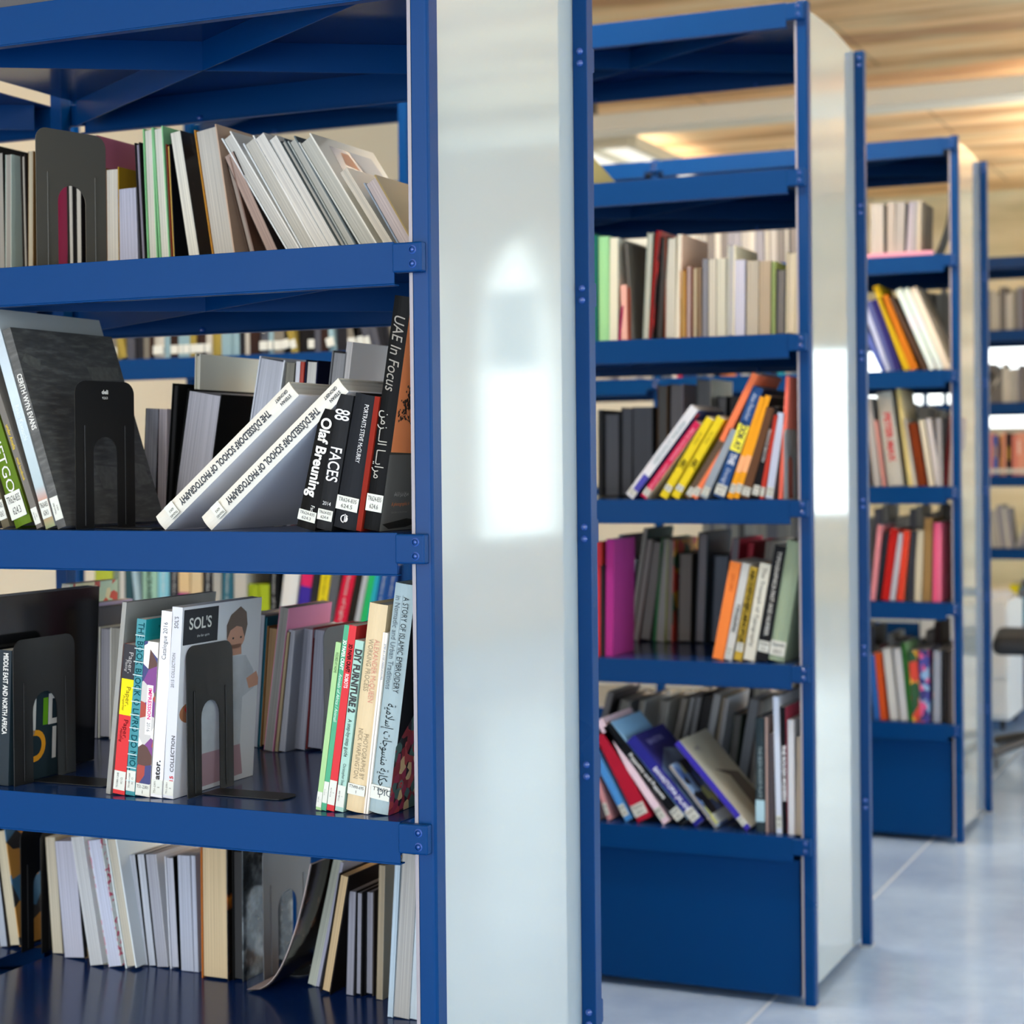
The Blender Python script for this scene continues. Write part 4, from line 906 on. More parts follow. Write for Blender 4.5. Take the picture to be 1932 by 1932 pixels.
for s in ('left orange', 'right orange'): call_label(find(s), .014, .034); band(find(s), .26, .42, 'E8A878')
for s in ('dark brown mottled', 'tall coral orange', 'short grey-blue', 'chocolate', 'slim rust', 'white and pale'): call_label(find(s), .006, .026)
beside(find('tall coral pink'), (1478, 768), (1502, 768), 3, H=.155, mt=mat('pale_grey_metal', '8C8E92', .35), label='pale grey bookend holding the coral pink book', tongue=.02)
spec(Z2B, 2, 3, 'back', [
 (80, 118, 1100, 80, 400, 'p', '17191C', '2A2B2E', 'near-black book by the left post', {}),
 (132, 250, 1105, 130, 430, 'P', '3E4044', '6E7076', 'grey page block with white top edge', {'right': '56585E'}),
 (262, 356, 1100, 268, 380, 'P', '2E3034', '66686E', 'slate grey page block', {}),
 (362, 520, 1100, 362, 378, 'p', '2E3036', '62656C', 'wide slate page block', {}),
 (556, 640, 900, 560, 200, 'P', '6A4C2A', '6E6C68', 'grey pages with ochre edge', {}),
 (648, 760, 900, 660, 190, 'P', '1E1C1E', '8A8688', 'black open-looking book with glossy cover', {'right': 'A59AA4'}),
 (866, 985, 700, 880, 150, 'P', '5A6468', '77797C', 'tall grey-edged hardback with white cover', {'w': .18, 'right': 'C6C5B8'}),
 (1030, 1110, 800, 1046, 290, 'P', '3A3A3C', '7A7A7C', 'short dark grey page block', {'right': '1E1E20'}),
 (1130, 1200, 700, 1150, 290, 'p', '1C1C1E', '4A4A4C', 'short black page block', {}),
], Yd=.36)
spec(Z2C, 2, 4, 'front', [
 (60, 96, 1085, 66, 180, 's', 'B8323C', None, 'red book behind the post', {'w': .1, 'right': 'C9443C'}),
 (102, 134, 1080, 90, 370, 's', '2A2426', None, 'black strip-like short book', {'right': '2A2426', 'w': .1}),
 (138, 200, 1062, 146, 160, 's', '9C2F7A', None, 'magenta upright book', {'w': .14, 'right': 'A23A84'}),
 (1000, 1088, 1150, 1150, 336, 's', 'E8803E', None, 'bright orange book leaning right', {'w': .18, 'right': 'E8803E'}),
 (1096, 1158, 1152, 1248, 350, 's', 'C2C2BE', None, 'white book with small black title', {'w': .17}),
 (1176, 1236, 1158, 1312, 380, 's', 'B89A3C', None, 'gold book with black pattern', {'w': .17}),
 (1250, 1340, 1165, 1392, 350, 's', 'CFCDBF', None, 'cream typography book', {'w': .18}),
 (1352, 1444, 1165, 1514, 205, 's', '1E1F22', None, 'black book with grey title leaning right', {'w': .19}),
 (1450, 1580, 1165, 1610, 165, 'S', '8FA088', None, 'thick sage green book', {'w': .2, 'right': '98A892'}),
], Yd=.03)
LL = [o for o in C.objects if o.get('group') == 'books on the lower shelf of the second bookcase']
spine_text(find('bright orange'), 'GRAPHICS COMMAND', .12, .3, 'B85A28', .012); spine_text(find('white book with'), 'TYPOGRAPHIC', .42, .72, '2A2A2A', .012, bold=.03); call_label(find('white book with'), .01, .03)
spine_text(find('gold book'), 'ABCDEFGHIJKLMNOPQRS', .03, .85, '2A2410', .014, bold=.04); call_label(find('gold book'), .02, .04)
spine_text(find('cream typography'), 'The Triumph of Typography', .04, .86, '3A3A3C', .013); spine_text(find('black book with'), 'TYPOGRAPHICA PAST AND NUMBER', .05, .78, 'B9B9B4', .013, bold=.02)
call_label(find('black book with'), .02, .045); call_label(find('thick sage'), .012, .045)
spec(Z2C, 2, 4, 'back', [
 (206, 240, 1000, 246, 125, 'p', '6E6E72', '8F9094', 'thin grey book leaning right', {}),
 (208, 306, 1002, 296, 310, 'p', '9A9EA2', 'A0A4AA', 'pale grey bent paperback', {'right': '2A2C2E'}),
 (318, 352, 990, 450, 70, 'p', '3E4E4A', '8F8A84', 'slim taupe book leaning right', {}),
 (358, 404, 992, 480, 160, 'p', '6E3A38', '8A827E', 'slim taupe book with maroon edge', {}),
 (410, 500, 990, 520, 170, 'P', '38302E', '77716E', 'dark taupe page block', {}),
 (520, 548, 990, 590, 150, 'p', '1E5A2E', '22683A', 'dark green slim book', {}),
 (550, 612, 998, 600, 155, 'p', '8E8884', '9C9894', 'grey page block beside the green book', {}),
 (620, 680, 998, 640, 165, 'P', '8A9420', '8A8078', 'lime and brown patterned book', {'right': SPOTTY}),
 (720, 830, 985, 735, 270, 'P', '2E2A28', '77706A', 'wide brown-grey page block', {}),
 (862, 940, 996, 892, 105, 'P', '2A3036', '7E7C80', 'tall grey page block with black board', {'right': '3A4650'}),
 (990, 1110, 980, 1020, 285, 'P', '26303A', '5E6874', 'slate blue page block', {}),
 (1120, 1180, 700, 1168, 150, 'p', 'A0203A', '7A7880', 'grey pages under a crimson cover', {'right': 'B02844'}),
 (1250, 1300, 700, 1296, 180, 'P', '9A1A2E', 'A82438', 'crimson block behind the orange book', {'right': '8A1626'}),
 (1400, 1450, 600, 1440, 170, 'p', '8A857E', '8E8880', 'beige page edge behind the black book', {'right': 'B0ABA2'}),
], Yd=.38)
spec(Z2D, 2, 5, 'front', [
 (100, 160, 1275, -120, 640, 's', '4A4048', None, 'dark mauve book at the left post', {'t': .02}),
 (170, 200, 1280, -60, 560, 's', 'C28A8E', None, 'slim rose book leaning left', {'t': .010}),
 (330, 390, 1300, 20, 700, 's', '4A8ACB', None, 'sky blue book leaning left', {'t': .016, 'right': '5A9AD8'}),
 (420, 550, 1290, 60, 560, 's', 'A81E34', None, 'thick red book leaning left', {'t': .034, 'right': 'B42038', 'w': .19}),
 (620, 690, 1290, 60, 440, 's', PINKFL, None, 'pink book printed with blue motifs', {'t': .017}),
 (760, 835, 1300, 120, 490, 's', '14161A', None, 'black book with white lettering leaning left', {'t': .024, 'right': '8ABCE6', 'w': .2}),
 (890, 965, 1315, 310, 600, 's', '2A2C84', None, 'navy blue book with photo cover leaning left', {'t': .025, 'right': '2A2A6E', 'w': .2}),
 (1040, 1080, 1320, 650, 800, 's', '8A8A8C', None, 'blue collage cover book leaning left', {'t': .008, 'right': COLLAGE, 'w': .17}),
 (1290, 1350, 1335, 700, 620, 's', '3C34A0', None, 'violet-edged book with grey cover leaning left', {'t': .014, 'right': 'A9A99C', 'w': .2}),
 (1358, 1430, 1335, 1350, 405, 'S', '2E3A40', None, 'dark slate book with pale blue label', {'w': .17}),
 (1440, 1458, 1335, 1432, 400, 's', 'A08A84', None, 'very thin pinkish book', {'w': .16}),
 (1462, 1506, 1335, 1460, 530, 's', '4A4448', None, 'short charcoal book', {'w': .16}),
 (1524, 1570, 1345, 1496, 232, 's', 'C3CCDC', None, 'tall white and lilac book', {'w': .2, 'right': 'D8DCE4'}),
 (1574, 1614, 1345, 1556, 318, 's', '16161A', None, 'black drama book with white title', {'w': .18, 'right': 'D4546C'}),
 (1622, 1672, 1350, 1616, 420, 's', 'C9CBD0', None, 'white book with faint lettering', {'w': .17}),
 (1678, 1730, 1355, 1690, 560, 's', '9C9284', None, 'taupe book touching the right post', {'w': .16}),
], Yd=.02)
LL = [o for o in C.objects if o.get('group') == 'books on the bottom shelf of the second bookcase']
o = find('black book with white'); spine_text(o, 'Puppetry and Puppets', .3, .75, 'DADADA', .013, bold=.02); call_label(o, .012, .04)
o = find('navy blue'); spine_text(o, 'BAHASTOPIA JALAN', .35, .83, 'E2E2F0', .016, bold=.02); cover_text(o, 'BAHASTOPIA', .45, .88, .02, '9A9AD8', fit=.1); cover_poly(o, [(.02, .1), (.98, .1), (.98, .7), (.5, .78), (.02, .6)], texmat('dusk_photo', ('0F1018', '2A3A66', '7FA0C8', '241E18'), nscale=14, detail=4), 2)
call_label(o, .012, .042)
o = find('violet-edged'); cover_poly(o, [(.3, .62), (.9, .5), (.98, .1), (.55, .12), (.6, .5)], '4E4E4C', 2); cover_text(o, 'NMJ', .3, .86, .016, '5A5C78', fit=.03); call_label(o, .012, .034)
o = find('blue collage'); cover_poly(o, [(.1, .03), (.9, .03), (.9, .18), (.1, .18)], 'D8E0D8', 3, 'paper_label')
o = find('dark slate'); t, h, w = BK[o.name]; band(o, .09, .28, 'A6C6D2', 'spine_label'); spine_text(o, 'THE IBSEN READER PLAYS', .25, .7, '8FA0A6', .012)
o = find('black drama'); spine_text(o, 'THE ROUGH MODERN', .3, .74, 'E4E4E8', .012, bold=.03)
for s in ('thick red', 'sky blue', 'pink book', 'slim rose', 'tall white and'): call_label(find(s), .012, .04)
spec(Z2D, 2, 5, 'back', [
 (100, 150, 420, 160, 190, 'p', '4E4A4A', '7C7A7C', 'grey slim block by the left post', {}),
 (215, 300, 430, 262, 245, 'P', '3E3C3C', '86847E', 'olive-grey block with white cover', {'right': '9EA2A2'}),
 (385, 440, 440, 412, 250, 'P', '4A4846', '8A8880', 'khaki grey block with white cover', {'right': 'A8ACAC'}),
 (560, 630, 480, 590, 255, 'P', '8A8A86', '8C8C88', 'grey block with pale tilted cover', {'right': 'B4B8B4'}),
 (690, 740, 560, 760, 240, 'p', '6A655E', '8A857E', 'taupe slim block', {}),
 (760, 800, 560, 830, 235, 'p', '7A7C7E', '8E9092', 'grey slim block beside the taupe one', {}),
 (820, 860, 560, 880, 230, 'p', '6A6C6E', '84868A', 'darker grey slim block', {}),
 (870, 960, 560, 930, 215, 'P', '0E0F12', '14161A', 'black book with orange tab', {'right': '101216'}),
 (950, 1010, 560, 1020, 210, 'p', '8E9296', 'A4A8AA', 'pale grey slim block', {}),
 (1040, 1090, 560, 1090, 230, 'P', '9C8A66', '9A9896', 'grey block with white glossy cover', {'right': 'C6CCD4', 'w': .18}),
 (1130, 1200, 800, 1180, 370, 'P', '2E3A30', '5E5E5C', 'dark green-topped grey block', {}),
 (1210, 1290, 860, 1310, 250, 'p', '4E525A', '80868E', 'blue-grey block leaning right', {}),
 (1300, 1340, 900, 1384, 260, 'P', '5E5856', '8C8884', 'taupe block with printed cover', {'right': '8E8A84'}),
], Yd=.4)
# box and brown carton on the top shelf of the second bookcase
P = onY(1128, 340, SY[2]+.1); t = empty('magazine_box', (P.x, SY[2]+.06, LV[1]+.0004)); tag(t, 'brown and yellow magazine box on top shelf of the second bookcase', 'box')
bm = bmesh.new(); prism(bm, [(0, 0), (.22, 0), (.22, .02), (0, .075)], 0, -.09, -.004); link('box_body', bm, mat('brown_card', '8A5A2A', .6), t)
bm = bmesh.new(); prism(bm, [(0, 0), (.22, 0), (.22, .022), (0, .078)], 0, -.004, .0); link('box_side', bm, mat('yellow_card', 'D8C67A', .6), t)
P = onY(1290, 322, SY[2]+.3); t = make_book(.02, .13, .11, 'C9CCD8', 'D8D6CF'); t.rotation_euler = (0, math.pi/2, 0); t.location = (P.x-.05, SY[2]+.33, LV[1]+.0212)
tag(t, 'small white book lying flat on the top shelf of second bookcase', 'book')

# ---- books of the second bookcase seen through the nearest one
def filler(k, row, x0, x1, Y, key, group, pal, rev=False, seed=1, hr=(.20, .28), tr=(.012, .032), lean=None, wr=(.15, .2), labels=.5):
    r = random.Random(seed); x = x0; out = []
    NM = {p[0]: p[1] for p in pal}
    th = 0
    while x < x1:
        c, nm = r.choice(pal)[:2]; t = r.uniform(*tr); h = r.uniform(*hr); w = r.uniform(*wr)
        if r.random() < .25 or lean is None: th = 0 if lean is None else r.choice(lean)
        hard = r.random() < .5
        pg = c if rev else 'C9C6BC'
        o = make_book(t, h, w, '3A3A3C' if (rev and r.random() < .3) else c, pg, rev, hard)
        z = LV[row]+.0006+(t*math.sin(th) if th > 0 else 0)
        nx = x+(t*math.cos(th))+.0008
        place(o, (x, SY[k]+Y, z), th)
        if not rev and r.random() < labels:
            bm = bmesh.new(); box(bm, t*.05, t*.95, -.005 if hard else -.0008, -.0002, .012, .034); link('call_label', bm, LBL, o)
        if not rev and r.random() < .6:
            tw = min(t*.45, .012); bm = bmesh.new(); zc = h*r.uniform(.5, .7); hh = h*r.uniform(.12, .24)
            box(bm, t*.5-tw*.3, t*.5+tw*.3, -.0052 if hard else -.0008, -.0002, zc-hh, zc+hh)
            link('title_strip', bm, cmat(r.choice(('E6E2D6', '1A1A1C', 'C9A23A'))), o)
        finish(o, nm, key, group); x = nx; out.append(o)
    return out
COL = [('2A4C8A', 'blue book'), ('B8202C', 'red book'), ('E0DCD0', 'white book'), ('1C1C1E', 'black book'), ('D8B82A', 'yellow book'), ('2E7A4E', 'green book'), ('5E6A74', 'slate book'), ('C9772E', 'orange book'), ('8A8478', 'taupe book'), ('2A8A9A', 'teal book')]
DARK = [('1E1C1C', 'black book'), ('3A2420', 'dark brown book'), ('C6C2B8', 'off-white book'), ('8A8478', 'taupe book'), ('6E7480', 'grey book'), ('A89440', 'ochre book'), ('9C9A94', 'light grey book'), ('5E3038', 'wine book'), ('9FB4BC', 'pale blue book')]
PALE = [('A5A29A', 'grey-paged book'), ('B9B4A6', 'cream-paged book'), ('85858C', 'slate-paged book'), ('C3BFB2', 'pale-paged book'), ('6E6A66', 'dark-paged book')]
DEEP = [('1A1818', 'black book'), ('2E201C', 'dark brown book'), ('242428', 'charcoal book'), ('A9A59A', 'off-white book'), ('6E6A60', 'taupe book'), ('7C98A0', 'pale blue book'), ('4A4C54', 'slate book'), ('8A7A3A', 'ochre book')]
g2 = 'books seen through the nearest bookcase'
filler(2, 2, -1.93, -1.02, .02, 'second bookcase seen above nearest middle shelf', g2, DEEP, seed=3, lean=(0, -.25, 0, -.3, 0), hr=(.2, .27))
filler(2, 2, -.97, -.70, .02, 'second bookcase seen behind tall black book', g2, DEEP, seed=8, hr=(.2, .27))
Z2X = (90, 1060, .3571)
spec(Z2X, 2, 4, 'front', [
 (245, 340, 300, 245, 5, 'S', 'A0A83A', None, 'lime green book', {}),
 (345, 380, 300, 350, 5, 's', '6E7A6A', None, 'grey-green book', {}),
 (382, 408, 300, 378, 5, 's', 'B9B6AE', None, 'pale grey slim book', {}),
 (410, 448, 300, 408, 5, 's', '2E4A50', None, 'dark teal book', {}),
 (470, 492, 300, 440, 5, 's', '9AB0B8', None, 'pale blue slanted book', {}),
 (500, 578, 300, 495, 5, 'S', '8AAE9A', None, 'sage green book with dark letters', {}),
 (584, 640, 300, 584, 5, 's', '7AB4C2', None, 'light blue book', {}),
 (644, 690, 300, 648, 5, 's', '2A2A30', None, 'charcoal book', {}),
 (694, 752, 300, 692, 5, 's', 'C9AE82', None, 'tan book with magenta foot', {}),
 (758, 815, 300, 758, 5, 's', 'C6B08A', None, 'beige freckled book', {}),
 (820, 870, 300, 824, 5, 's', '26262A', None, 'black book with white text', {}),
 (874, 915, 300, 874, 5, 's', '9A9890', None, 'grey book', {}),
 (920, 975, 300, 925, 5, 's', '2A5A6A', None, 'petrol blue book', {}),
 (985, 1050, 300, 985, 5, 's', 'A9A69C', None, 'warm grey book', {}),
 (1056, 1108, 300, 1056, 118, 'S', '8A9A20', None, 'short olive green box-like book', {'right': '8A9A20'}),
 (1112, 1168, 300, 1112, 118, 'S', '94A424', None, 'right olive green box-like book', {'right': '8A9A20'}),
 (1172, 1215, 300, 1176, 5, 's', '151517', None, 'wide black book', {}),
 (1218, 1300, 300, 1252, 5, 'S', 'D2D0CA', None, 'white book leaning right', {}),
 (1312, 1370, 300, 1352, 5, 's', '3A2C8A', None, 'violet and pink book', {}),
 (1376, 1410, 300, 1412, 5, 's', '2A2A2C', None, 'dark slim book', {}),
 (1414, 1462, 300, 1456, 5, 's', 'D8C224', None, 'yellow book with black text', {}),
 (1466, 1510, 300, 1510, 5, 's', '56585C', None, 'mid grey book', {}),
 (1516, 1580, 300, 1576, 5, 's', 'C21E3A', None, 'crimson book', {}),
 (1586, 1620, 300, 1640, 5, 's', '26221E', None, 'black and red book', {}),
 (1624, 1650, 300, 1680, 5, 's', 'A9ACAE', None, 'silver grey slim book', {}),
 (1654, 1688, 300, 1710, 5, 's', '2AA860', None, 'emerald green book', {}),
 (1690, 1716, 300, 1738, 5, 's', '2A9AB0', None, 'cyan book', {}),
 (1720, 1764, 300, 1770, 5, 's', '24508E', None, 'royal blue book', {}),
 (1768, 1812, 300, 1818, 5, 's', '22488A', None, 'deep blue book', {}),
], Yd=.02, key='second bookcase seen above nearest lower shelf', group=g2)
for o in [o for o in C.objects if o.get('group') == g2 and 'above nearest lower' in o['label']]:
    t, h, w = BK[o.name]
    if 'tan book' in o['label']: band(o, .4, .62, '8E2E6E')
    if 'violet' in o['label']: band(o, .72, 1, 'C8285A')
    if 'sage green' in o['label']: spine_text(o, 'PACKAGING', .05, .6, '2A3A34', .02, bold=.04)
    elif any(s in o['label'] for s in ('black book', 'yellow', 'crimson', 'blue book', 'charcoal', 'petrol')): spine_text(o, rnd.choice(('Modern Interiors', 'Houses of Light', 'Urban Form', 'Garden Rooms')), .1, .7, '1A1A1A' if 'yellow' in o['label'] else 'C9C9C4', t*.4)
filler(2, 5, -1.93, -1.02, .3, 'second bookcase seen behind nearest bottom shelf', g2, PALE, rev=True, seed=14)

# ------------------------------------------------------------------ third bookcase
Z3 = (1600, 200, .2588); Z3B = (1600, 700, .2588); Z3C = (1600, 1150, .2588)
spec(Z3, 3, 1, 'front', [
 (165, 215, 1060, 165, 715, 'p', '9E9A90', 'A6A29A', 'grey page block behind the blue post', {}),
 (216, 262, 1055, 214, 712, 'p', '9E9A90', 'A6A29A', 'grey page block', {'right': '2A2E30'}),
 (284, 340, 1050, 286, 700, 'p', '918A82', '9C968E', 'taupe page block', {}),
 (342, 410, 1045, 352, 700, 'p', '8A8886', '94928E', 'mid-grey page block', {'right': '1E2428'}),
 (424, 468, 1040, 446, 695, 'p', '8A8690', '9A96A0', 'mauve-grey page block', {}),
 (470, 500, 1036, 482, 690, 'p', '6A6C6E', '8A8C8E', 'slim slate page block', {}),
 (502, 526, 1034, 510, 688, 'p', 'A9A290', 'B4AC98', 'slim beige page block', {}),
], Yd=.03)
filler(3, 1, -.93, -.40, .03, 'page-out group left of slim grey blocks, third bookcase', 'books on the top shelf of the third bookcase', PALE, rev=True, seed=5, hr=(.2, .25))
# pink folder lying flat and a bent strap on the same shelf
P = onY(1700, 478, SY[3]); o = make_book(.014, .26, .2, 'C98A9C', 'D8CDC9'); o.rotation_euler = (0, math.pi/2, 0); o.location = (P.x-.16, SY[3]+.0, LV[1]+.0145)
tag(o, 'pink folder lying flat on top shelf of the third bookcase', 'folder')
t = empty('black_bookend'); P = onY(1782, 470, SY[3]+.05); t.location = (P.x, SY[3]+.04, LV[1]+.0004); t.name = 'bookend'; tag(t, 'bent black wire-like bookend at right end of third bookcase top shelf', 'bookend', 'metal bookends')
bm = bmesh.new(); pr = None
for i in range(13):
    s = i/12; x = -.03+.045*math.sin(s*1.9); z = .2*s; cur = [bm.verts.new((x+dx, y, z)) for dx, y in ((0, 0), (.004, 0), (.004, .1), (0, .1))]
    if pr:
        for a in range(4): bm.faces.new((pr[a], pr[(a+1) % 4], cur[(a+1) % 4], cur[a]))
    else: bm.faces.new(cur)
    pr = cur
bm.faces.new(pr); link('plate', bm, BLACK, t)
spec(Z3, 3, 2, 'front', [
 (230, 262, 1910, 60, 1560, 's', '4E5EA0', None, 'blue and white striped book leaning left', {'t': .018}),
 (268, 296, 1910, 100, 1450, 's', 'A9B2CE', None, 'pale blue book leaning left', {'t': .016}),
 (302, 330, 1910, 130, 1430, 's', '4E5688', None, 'indigo-grey book leaning left', {'t': .016}),
 (336, 392, 1905, 172, 1420, 's', '2A2860', None, 'deep indigo book leaning left', {'t': .018}),
 (398, 430, 1900, 180, 1320, 's', 'B89A1E', None, 'mustard book with red patch leaning left', {'t': .018}),
 (440, 500, 1890, 232, 1395, 's', 'B0661C', None, 'burnt orange book leaning left', {'t': .024}),
 (540, 580, 1905, 300, 1400, 's', '4E3C30', None, 'dark brown slim book leaning left', {'t': .012}),
 (590, 630, 1910, 345, 1345, 's', HOLO, None, 'iridescent silver book leaning left', {'t': .02, 'right': HOLO}),
 (650, 690, 1910, 400, 1340, 's', HOLO, None, 'second iridescent book leaning left', {'t': .018, 'right': HOLO}),
 (700, 760, 1912, 450, 1335, 's', 'D8CCB8', None, 'cream book leaning left', {'t': .02, 'right': 'CFC2AE'}),
], Yd=.02)
spec(Z3, 3, 2, 'back', [
 (520, 575, 1700, 520, 1365, 'p', '8A8880', '928E86', 'grey page block with white cover top', {'right': 'E2DED4'}),
 (580, 625, 1750, 575, 1365, 'p', '77726A', '8A867E', 'brown-grey page block', {}),
 (640, 700, 1850, 640, 1370, 'p', 'A09C92', 'A9A59A', 'pale grey page block', {}),
 (705, 755, 1900, 705, 1372, 'p', 'A09C92', 'B2AEA2', 'pale grey page block near the post', {}),
], Yd=.32)
b = spec(Z3B, 3, 3, 'front', [
 (190, 240, 830, 120, 200, 's', '9C9A98', None, 'grey book behind the post', {'t': .02}),
 (250, 272, 830, 190, 360, 's', 'C08A84', None, 'slim rose book', {'t': .009}),
 (290, 425, 825, 205, 160, 'S', 'A3A39C', None, 'thick grey book with red lettering', {'t': .047, 'right': 'A9A9A0'}),
 (440, 470, 825, 350, 130, 's', 'C4B67A', None, 'tall straw-coloured book', {'t': .013, 'right': 'C9B890'}),
 (474, 504, 825, 396, 350, 's', 'A8A49A', None, 'slim grey-white book', {'t': .011}),
 (515, 572, 820, 440, 385, 's', '6A2E16', None, 'russet brown book', {'t': .025}),
 (590, 630, 828, 516, 360, 's', 'C2BCA8', None, 'cream book leaning left', {'t': .016}),
 (640, 690, 828, 566, 350, 's', 'B9B6B6', None, 'pale lilac-grey book', {'t': .016}),
 (655, 690, 820, 640, 345, 's', '8E8E90', None, 'grey book before the wine red one', {'t': .016}),
 (700, 724, 830, 738, 320, 's', '521418', None, 'wine red slim book leaning right', {'t': .011}),
 (730, 762, 830, 752, 330, 's', '8E8684', None, 'taupe book at the right post', {'t': .012}),
], Yd=.02)
spine_text(b[2], 'PETER MAX', .22, .74, 'B0303A', .03, bold=.03)
spec(Z3B, 3, 4, 'front', [
 (165, 200, 1640, 215, 1120, 's', 'C98088', None, 'pink-red book leaning right', {'t': .016}),
 (204, 226, 1645, 275, 1180, 's', '28303A', None, 'dark slim book', {'t': .009}),
 (245, 300, 1655, 310, 1145, 's', 'A8201E', None, 'red book with white foot label', {'t': .024}),
 (305, 345, 1660, 370, 1180, 's', 'A9AAB4', None, 'pale grey book', {'t': .016}),
 (356, 410, 1660, 402, 1160, 's', 'C8402E', None, 'orange-red book', {'t': .022, 'right': 'C9946E'}),
 (426, 478, 1668, 460, 1165, 's', '34353C', None, 'charcoal book', {'t': .021}),
 (484, 540, 1668, 500, 1160, 's', 'B5AE98', None, 'cream book with faded title', {'t': .022}),
 (546, 610, 1668, 556, 1070, 's', '8A6E46', None, 'camel brown book', {'t': .025}),
 (618, 650, 1675, 626, 1105, 's', 'D85A80', None, 'slim pink book', {'t': .012}),
 (652, 680, 1678, 655, 1105, 's', 'E07090', None, 'rose pink book', {'t': .011, 'right': 'EE6A8E', 'w': .2}),
], Yd=.02)
spec(Z3C, 3, 5, 'front', [
 (190, 226, 800, 150, 330, 's', '2A5A9C', None, 'blue book behind the post', {'t': .018}),
 (238, 292, 805, 192, 315, 's', 'B84A22', None, 'brick orange book leaning left', {'t': .021}),
 (310, 372, 805, 252, 285, 's', 'B9B9B6', None, 'white cylindrical-looking book', {'t': .025}),
 (384, 438, 800, 330, 285, 's', 'B2B4B6', None, 'second pale grey book', {'t': .023}),
 (440, 468, 790, 388, 245, 's', '1E5A22', None, 'grass green book', {'t': .012, 'right': '8AB080'}),
 (470, 520, 790, 440, 300, 's', SPOTTY, None, 'green black and red picture spine', {'t': .026}),
 (526, 606, 815, 516, 295, 's', PINKBLUE, None, 'pink and blue patterned book', {'t': .03}),
 (622, 680, 800, 624, 300, 's', '8E94A0', None, 'grey-blue book', {'t': .022}),
 (700, 735, 760, 700, 300, 's', '2A2828', None, 'black book', {'t': .014}),
 (738, 768, 760, 740, 290, 's', '5A5454', None, 'dark taupe book', {'t': .012}),
], Yd=.02)
filler(3, 2, -1.93, -1.02, .03, 'third bookcase upper shelf, far bay', 'books on the upper shelf of the third bookcase', PALE, rev=True, seed=21)
filler(3, 2, -.95, -.45, .03, 'third bookcase upper shelf, near bay', 'books on the upper shelf of the third bookcase', COL, seed=22, labels=1)
filler(3, 3, -.95, -.34, .03, 'third bookcase middle shelf, near bay', 'books on the middle shelf of the third bookcase', COL, seed=23, labels=1, hr=(.22, .3))
filler(3, 3, -.95, -.1, .34, 'third bookcase middle shelf, rear', 'books on the middle shelf of the third bookcase', PALE, rev=True, seed=24, hr=(.2, .28))
filler(3, 4, -.95, -.1, .34, 'third bookcase lower shelf, rear', 'books on the lower shelf of the third bookcase', PALE, rev=True, seed=25, hr=(.24, .30))
filler(3, 5, -.95, -.1, .34, 'third bookcase bottom shelf, rear', 'books on the bottom shelf of the third bookcase', PALE+DARK, rev=True, seed=26, hr=(.2, .29))

# ------------------------------------------------------------------ farthest bookcase
xa, xb = -.66, -.12
filler(5, 1, xa, xb, .03, 'top shelf in farthest bookcase', 'books on the top shelf of the farthest bookcase', PALE+DARK, rev=True, seed=31, hr=(.18, .24))
filler(5, 2, xa, xb, .03, 'upper shelf in farthest bookcase', 'books on the upper shelf of the farthest bookcase', PALE, rev=True, seed=32, hr=(.14, .2), lean=(0, .5, 0))
filler(5, 3, xa, xb, .03, 'middle shelf in farthest bookcase', 'books on the middle shelf of the farthest bookcase', [('C8786A', 'salmon book'), ('B8303C', 'red book'), ('1E1C1E', 'black book'), ('6A5A8A', 'purple book'), ('D0907A', 'peach book'), ('3A5AA0', 'blue book'), ('9A6A3A', 'brown book')], seed=33, hr=(.2, .22), labels=1)
filler(5, 4, xa, xb, .03, 'lower shelf in farthest bookcase', 'books on the lower shelf of the farthest bookcase', PALE, rev=True, seed=34, hr=(.16, .22), lean=(0, -.12, .4))

# ------------------------------------------------------------------ office chair and table before the farthest bookcase
def tube(bm, pts, r, seg=8):
    pr = None
    for i, p in enumerate(pts):
        p = Vector(p); d = (Vector(pts[min(i+1, len(pts)-1)])-Vector(pts[max(i-1, 0)])).normalized()
        up = Vector((0, 0, 1)) if abs(d.z) < .9 else Vector((1, 0, 0)); a = d.cross(up).normalized(); c = d.cross(a)
        ring = [bm.verts.new(p+(a*math.cos(j/seg*6.283)+c*math.sin(j/seg*6.283))*r) for j in range(seg)]
        if pr:
            for j in range(seg): bm.faces.new((pr[j], pr[(j+1) % seg], ring[(j+1) % seg], ring[j]))
        else: bm.faces.new(ring)
        pr = ring
    bm.faces.new(pr)
ch = empty('office_chair', (.075, 5.3, 0), (0, 0, -1.45)); tag(ch, 'dark grey swivel office chair by the farthest bookcase', 'chair')
DG = mat('chair_fabric', '24272C', .7); CG = mat('chair_plastic', '3A3C3F', .4)
bm = bmesh.new(); box(bm, -.24, .24, -.23, .23, .45, .52); link('seat', bm, DG, ch, bevel=.03, seg=3)
bm = bmesh.new(); box(bm, -.22, .22, .22, .28, .62, 1.05); link('backrest', bm, DG, ch, bevel=.025, seg=3)
bm = bmesh.new(); tube(bm, [(0, 0, .1), (0, 0, .44)], .025, 12); link('gas_column', bm, CG, ch)
bm = bmesh.new(); tube(bm, [(0, .1, .43), (0, .3, .45), (0, .3, .7)], .018); link('back_support', bm, CG, ch)
for i in range(5):
    a = i/5*6.283+.3; bm = bmesh.new(); tube(bm, [(0, 0, .12), (.15*math.cos(a), .15*math.sin(a), .1), (.29*math.cos(a), .29*math.sin(a), .065)], .018); lg = link('leg', bm, CG, ch)
    bm = bmesh.new(); dome(bm, (.29*math.cos(a)-.0, .29*math.sin(a)-.012, .028), .028, axis=1, sgn=-1, h=.4); dome(bm, (.29*math.cos(a), .29*math.sin(a)+.012, .028), .028, axis=1, sgn=1, h=.4); link('caster', bm, BLACK, lg)
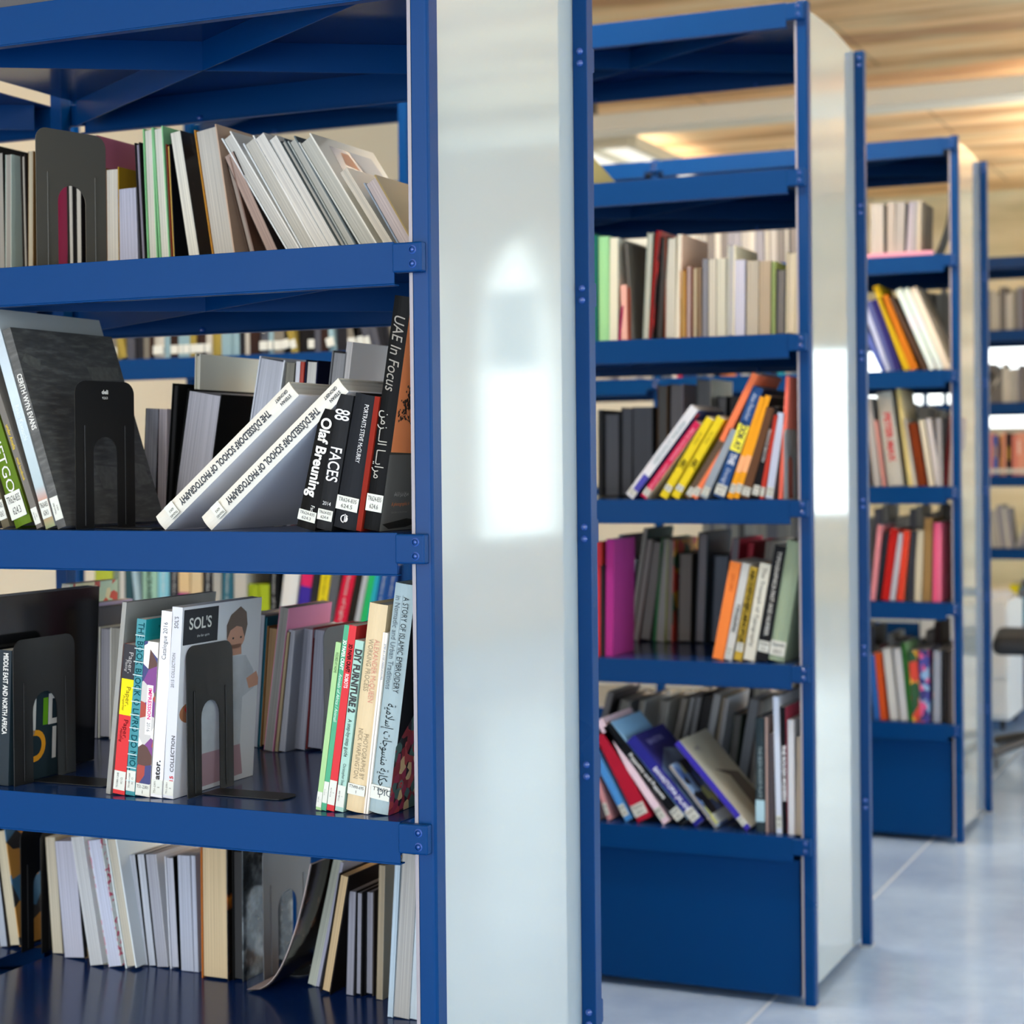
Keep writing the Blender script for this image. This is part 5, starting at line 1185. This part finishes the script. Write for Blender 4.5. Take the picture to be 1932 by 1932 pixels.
for s in (-1, 1):
    bm = bmesh.new(); tube(bm, [(s*.2, 0, .47), (s*.29, 0, .5), (s*.29, 0, .68)], .014); box(bm, s*.29-.03, s*.29+.03, -.13, .13, .68, .71); link('armrest', bm, CG, ch)
pd = empty('drawer_pedestal', (-.42, 6.12, 0)); tag(pd, 'white metal drawer pedestal behind the office chair, before the farthest bookcase', 'cabinet')
bm = bmesh.new(); box(bm, -.195, .195, 0, .42, .05, .58); link('body', bm, mat('pedestal_white', 'D9DEE0', .35), pd, bevel=.004)
for i in range(3):
    bm = bmesh.new(); box(bm, -.185, .185, -.012, -.0005, .07+.168*i, .225+.168*i); dr = link('drawer', bm, mat('pedestal_white', 'D9DEE0', .35), pd, bevel=.002)
    bm = bmesh.new(); box(bm, -.05, .05, -.024, -.0125, .19+.168*i, .2+.168*i); link('handle', bm, GREYM, dr)
for x in (-.16, .16):
    for y in (.04, .38):
        bm = bmesh.new(); dome(bm, (x, y, .025), .025, axis=0, sgn=1, h=.5); dome(bm, (x, y, .025), .025, axis=0, sgn=-1, h=.5); box(bm, x-.012, x+.012, y-.012, y+.012, .03, .05); link('caster', bm, BLACK, pd)
ps = empty('paper_pile', (-.40, 6.2, .5812), (0, 0, .3)); tag(ps, 'small pile of white papers on the white drawer pedestal', 'paper')
for i in range(3):
    bm = bmesh.new(); a_ = .05*i; box(bm, -.14+a_*.3, .15+a_*.2, -.1, .1, .012*i, .012*i+.011); link('paper_bundle', bm, page_mat('E6E8E8'), ps)
for i, (dx, c, lb, tt, hh) in enumerate(((.0, 'D8C81E', 'yellow binder on the bottom shelf of the farthest bookcase', .045, .2), (.05, '2A7A9C', 'teal binder on the bottom shelf of the farthest bookcase', .035, .19), (.09, 'DDE2E4', 'white binder on the bottom shelf of the farthest bookcase', .05, .2))):
    o = make_book(tt, hh, .2, c, 'D9D9D9'); o.name = 'binder'; o.location = (-.385+dx, 7.22, LV[5]+.0006); tag(o, lb, 'binder', 'binders on the farthest bookcase')

# ------------------------------------------------------------------ keep what the view shows, name each book by its place
bpy.context.view_layer.update(); dg = bpy.context.evaluated_depsgraph_get()
hits = {}; su = {}
from mathutils.bvhtree import BVHTree
VV = []; PP = []; own = []
for ob in C.objects:
    if ob.type != 'MESH' or ob.name.split('.')[0] in ('title', 'call_number', 'cover_lettering', 'author', 'subtitle'): continue
    r_ = ob
    while r_.parent: r_ = r_.parent
    mw = ob.matrix_world; n0 = len(VV); VV += [mw @ q.co for q in ob.data.vertices]
    for p_ in ob.data.polygons: PP.append([n0+i for i in p_.vertices]); own.append(r_.name)
tree = BVHTree.FromPolygons(VV, PP)
org = Vector(CAM); STEP = 4
for v in range(1, 1932, STEP):
    for u in range(1+(v//STEP) % 2*2, 1932, STEP):
        loc, nrm, idx, dist = tree.ray_cast(org, ray(u, v).normalized(), 40)
        if idx is not None: nm_ = own[idx]; hits[nm_] = hits.get(nm_, 0)+1; su.setdefault(nm_, []).append(u)
def kids(o): return [c for ch in o.children for c in [ch]+kids(ch)]
seen = [e for e in FIN if hits.get(e[0].name, 0) >= 1]
for e in FIN:
    if hits.get(e[0].name, 0) < 1:
        for c in kids(e[0])+[e[0]]: bpy.data.objects.remove(c)
print('SEEN', len(seen), sorted(hits.get(e[0].name, 0) for e in seen)[::-1][295:305])
big = sorted(seen, key=lambda e: -hits[e[0].name])[:298]; bign = {e[0].name for e in big}
bykey = {}
for e in seen: bykey.setdefault(e[2], []).append(e)
used = set()
for key, es in bykey.items():
    es.sort(key=lambda e: sum(su[e[0].name])/len(su[e[0].name]))
    for i, (o, desc, key_, group, cat) in enumerate(es):
        if o.name not in bign: continue
        nw = lambda t_: len(t_.replace(',', ' ').split())
        full = '%s, %s from left, %s' % (desc, ORD[i+1], key)
        if nw(full) > 16: full = '%s, %s' % (desc, key)
        if nw(full) > 16: full = '%s, %s' % (desc, key.replace(' front row', '').replace(' back row', ''))
        if full in used or nw(full) > 16: full = '%s, %s from left, %s' % (' '.join(desc.split()[:4]), ORD[i+1], key)
        used.add(full); tag(o, full, cat, group)
rest = [e[0] for e in seen if e[0].name not in bign]
if rest:
    bm = bmesh.new(); ms = []
    for o in rest:
        for c in kids(o):
            if c.type != 'MESH': continue
            n0 = len(bm.faces); v0 = len(bm.verts); bm.from_mesh(c.data); bm.verts.ensure_lookup_table(); bm.faces.ensure_lookup_table()
            mw = c.matrix_world
            for q in bm.verts[v0:]: q.co = mw @ q.co
            ids = []
            for mt_ in c.data.materials:
                if mt_ not in ms: ms.append(mt_)
                ids.append(ms.index(mt_))
            for f in bm.faces[n0:]: f.material_index = ids[min(f.material_index, len(ids)-1)]
    o = link('books', bm, ms, smooth=None); tag(o, 'remaining small slivers of books deep in the shelves', 'book', 'small far books', 'stuff')
    for r_ in rest:
        for c in kids(r_)+[r_]: bpy.data.objects.remove(c)
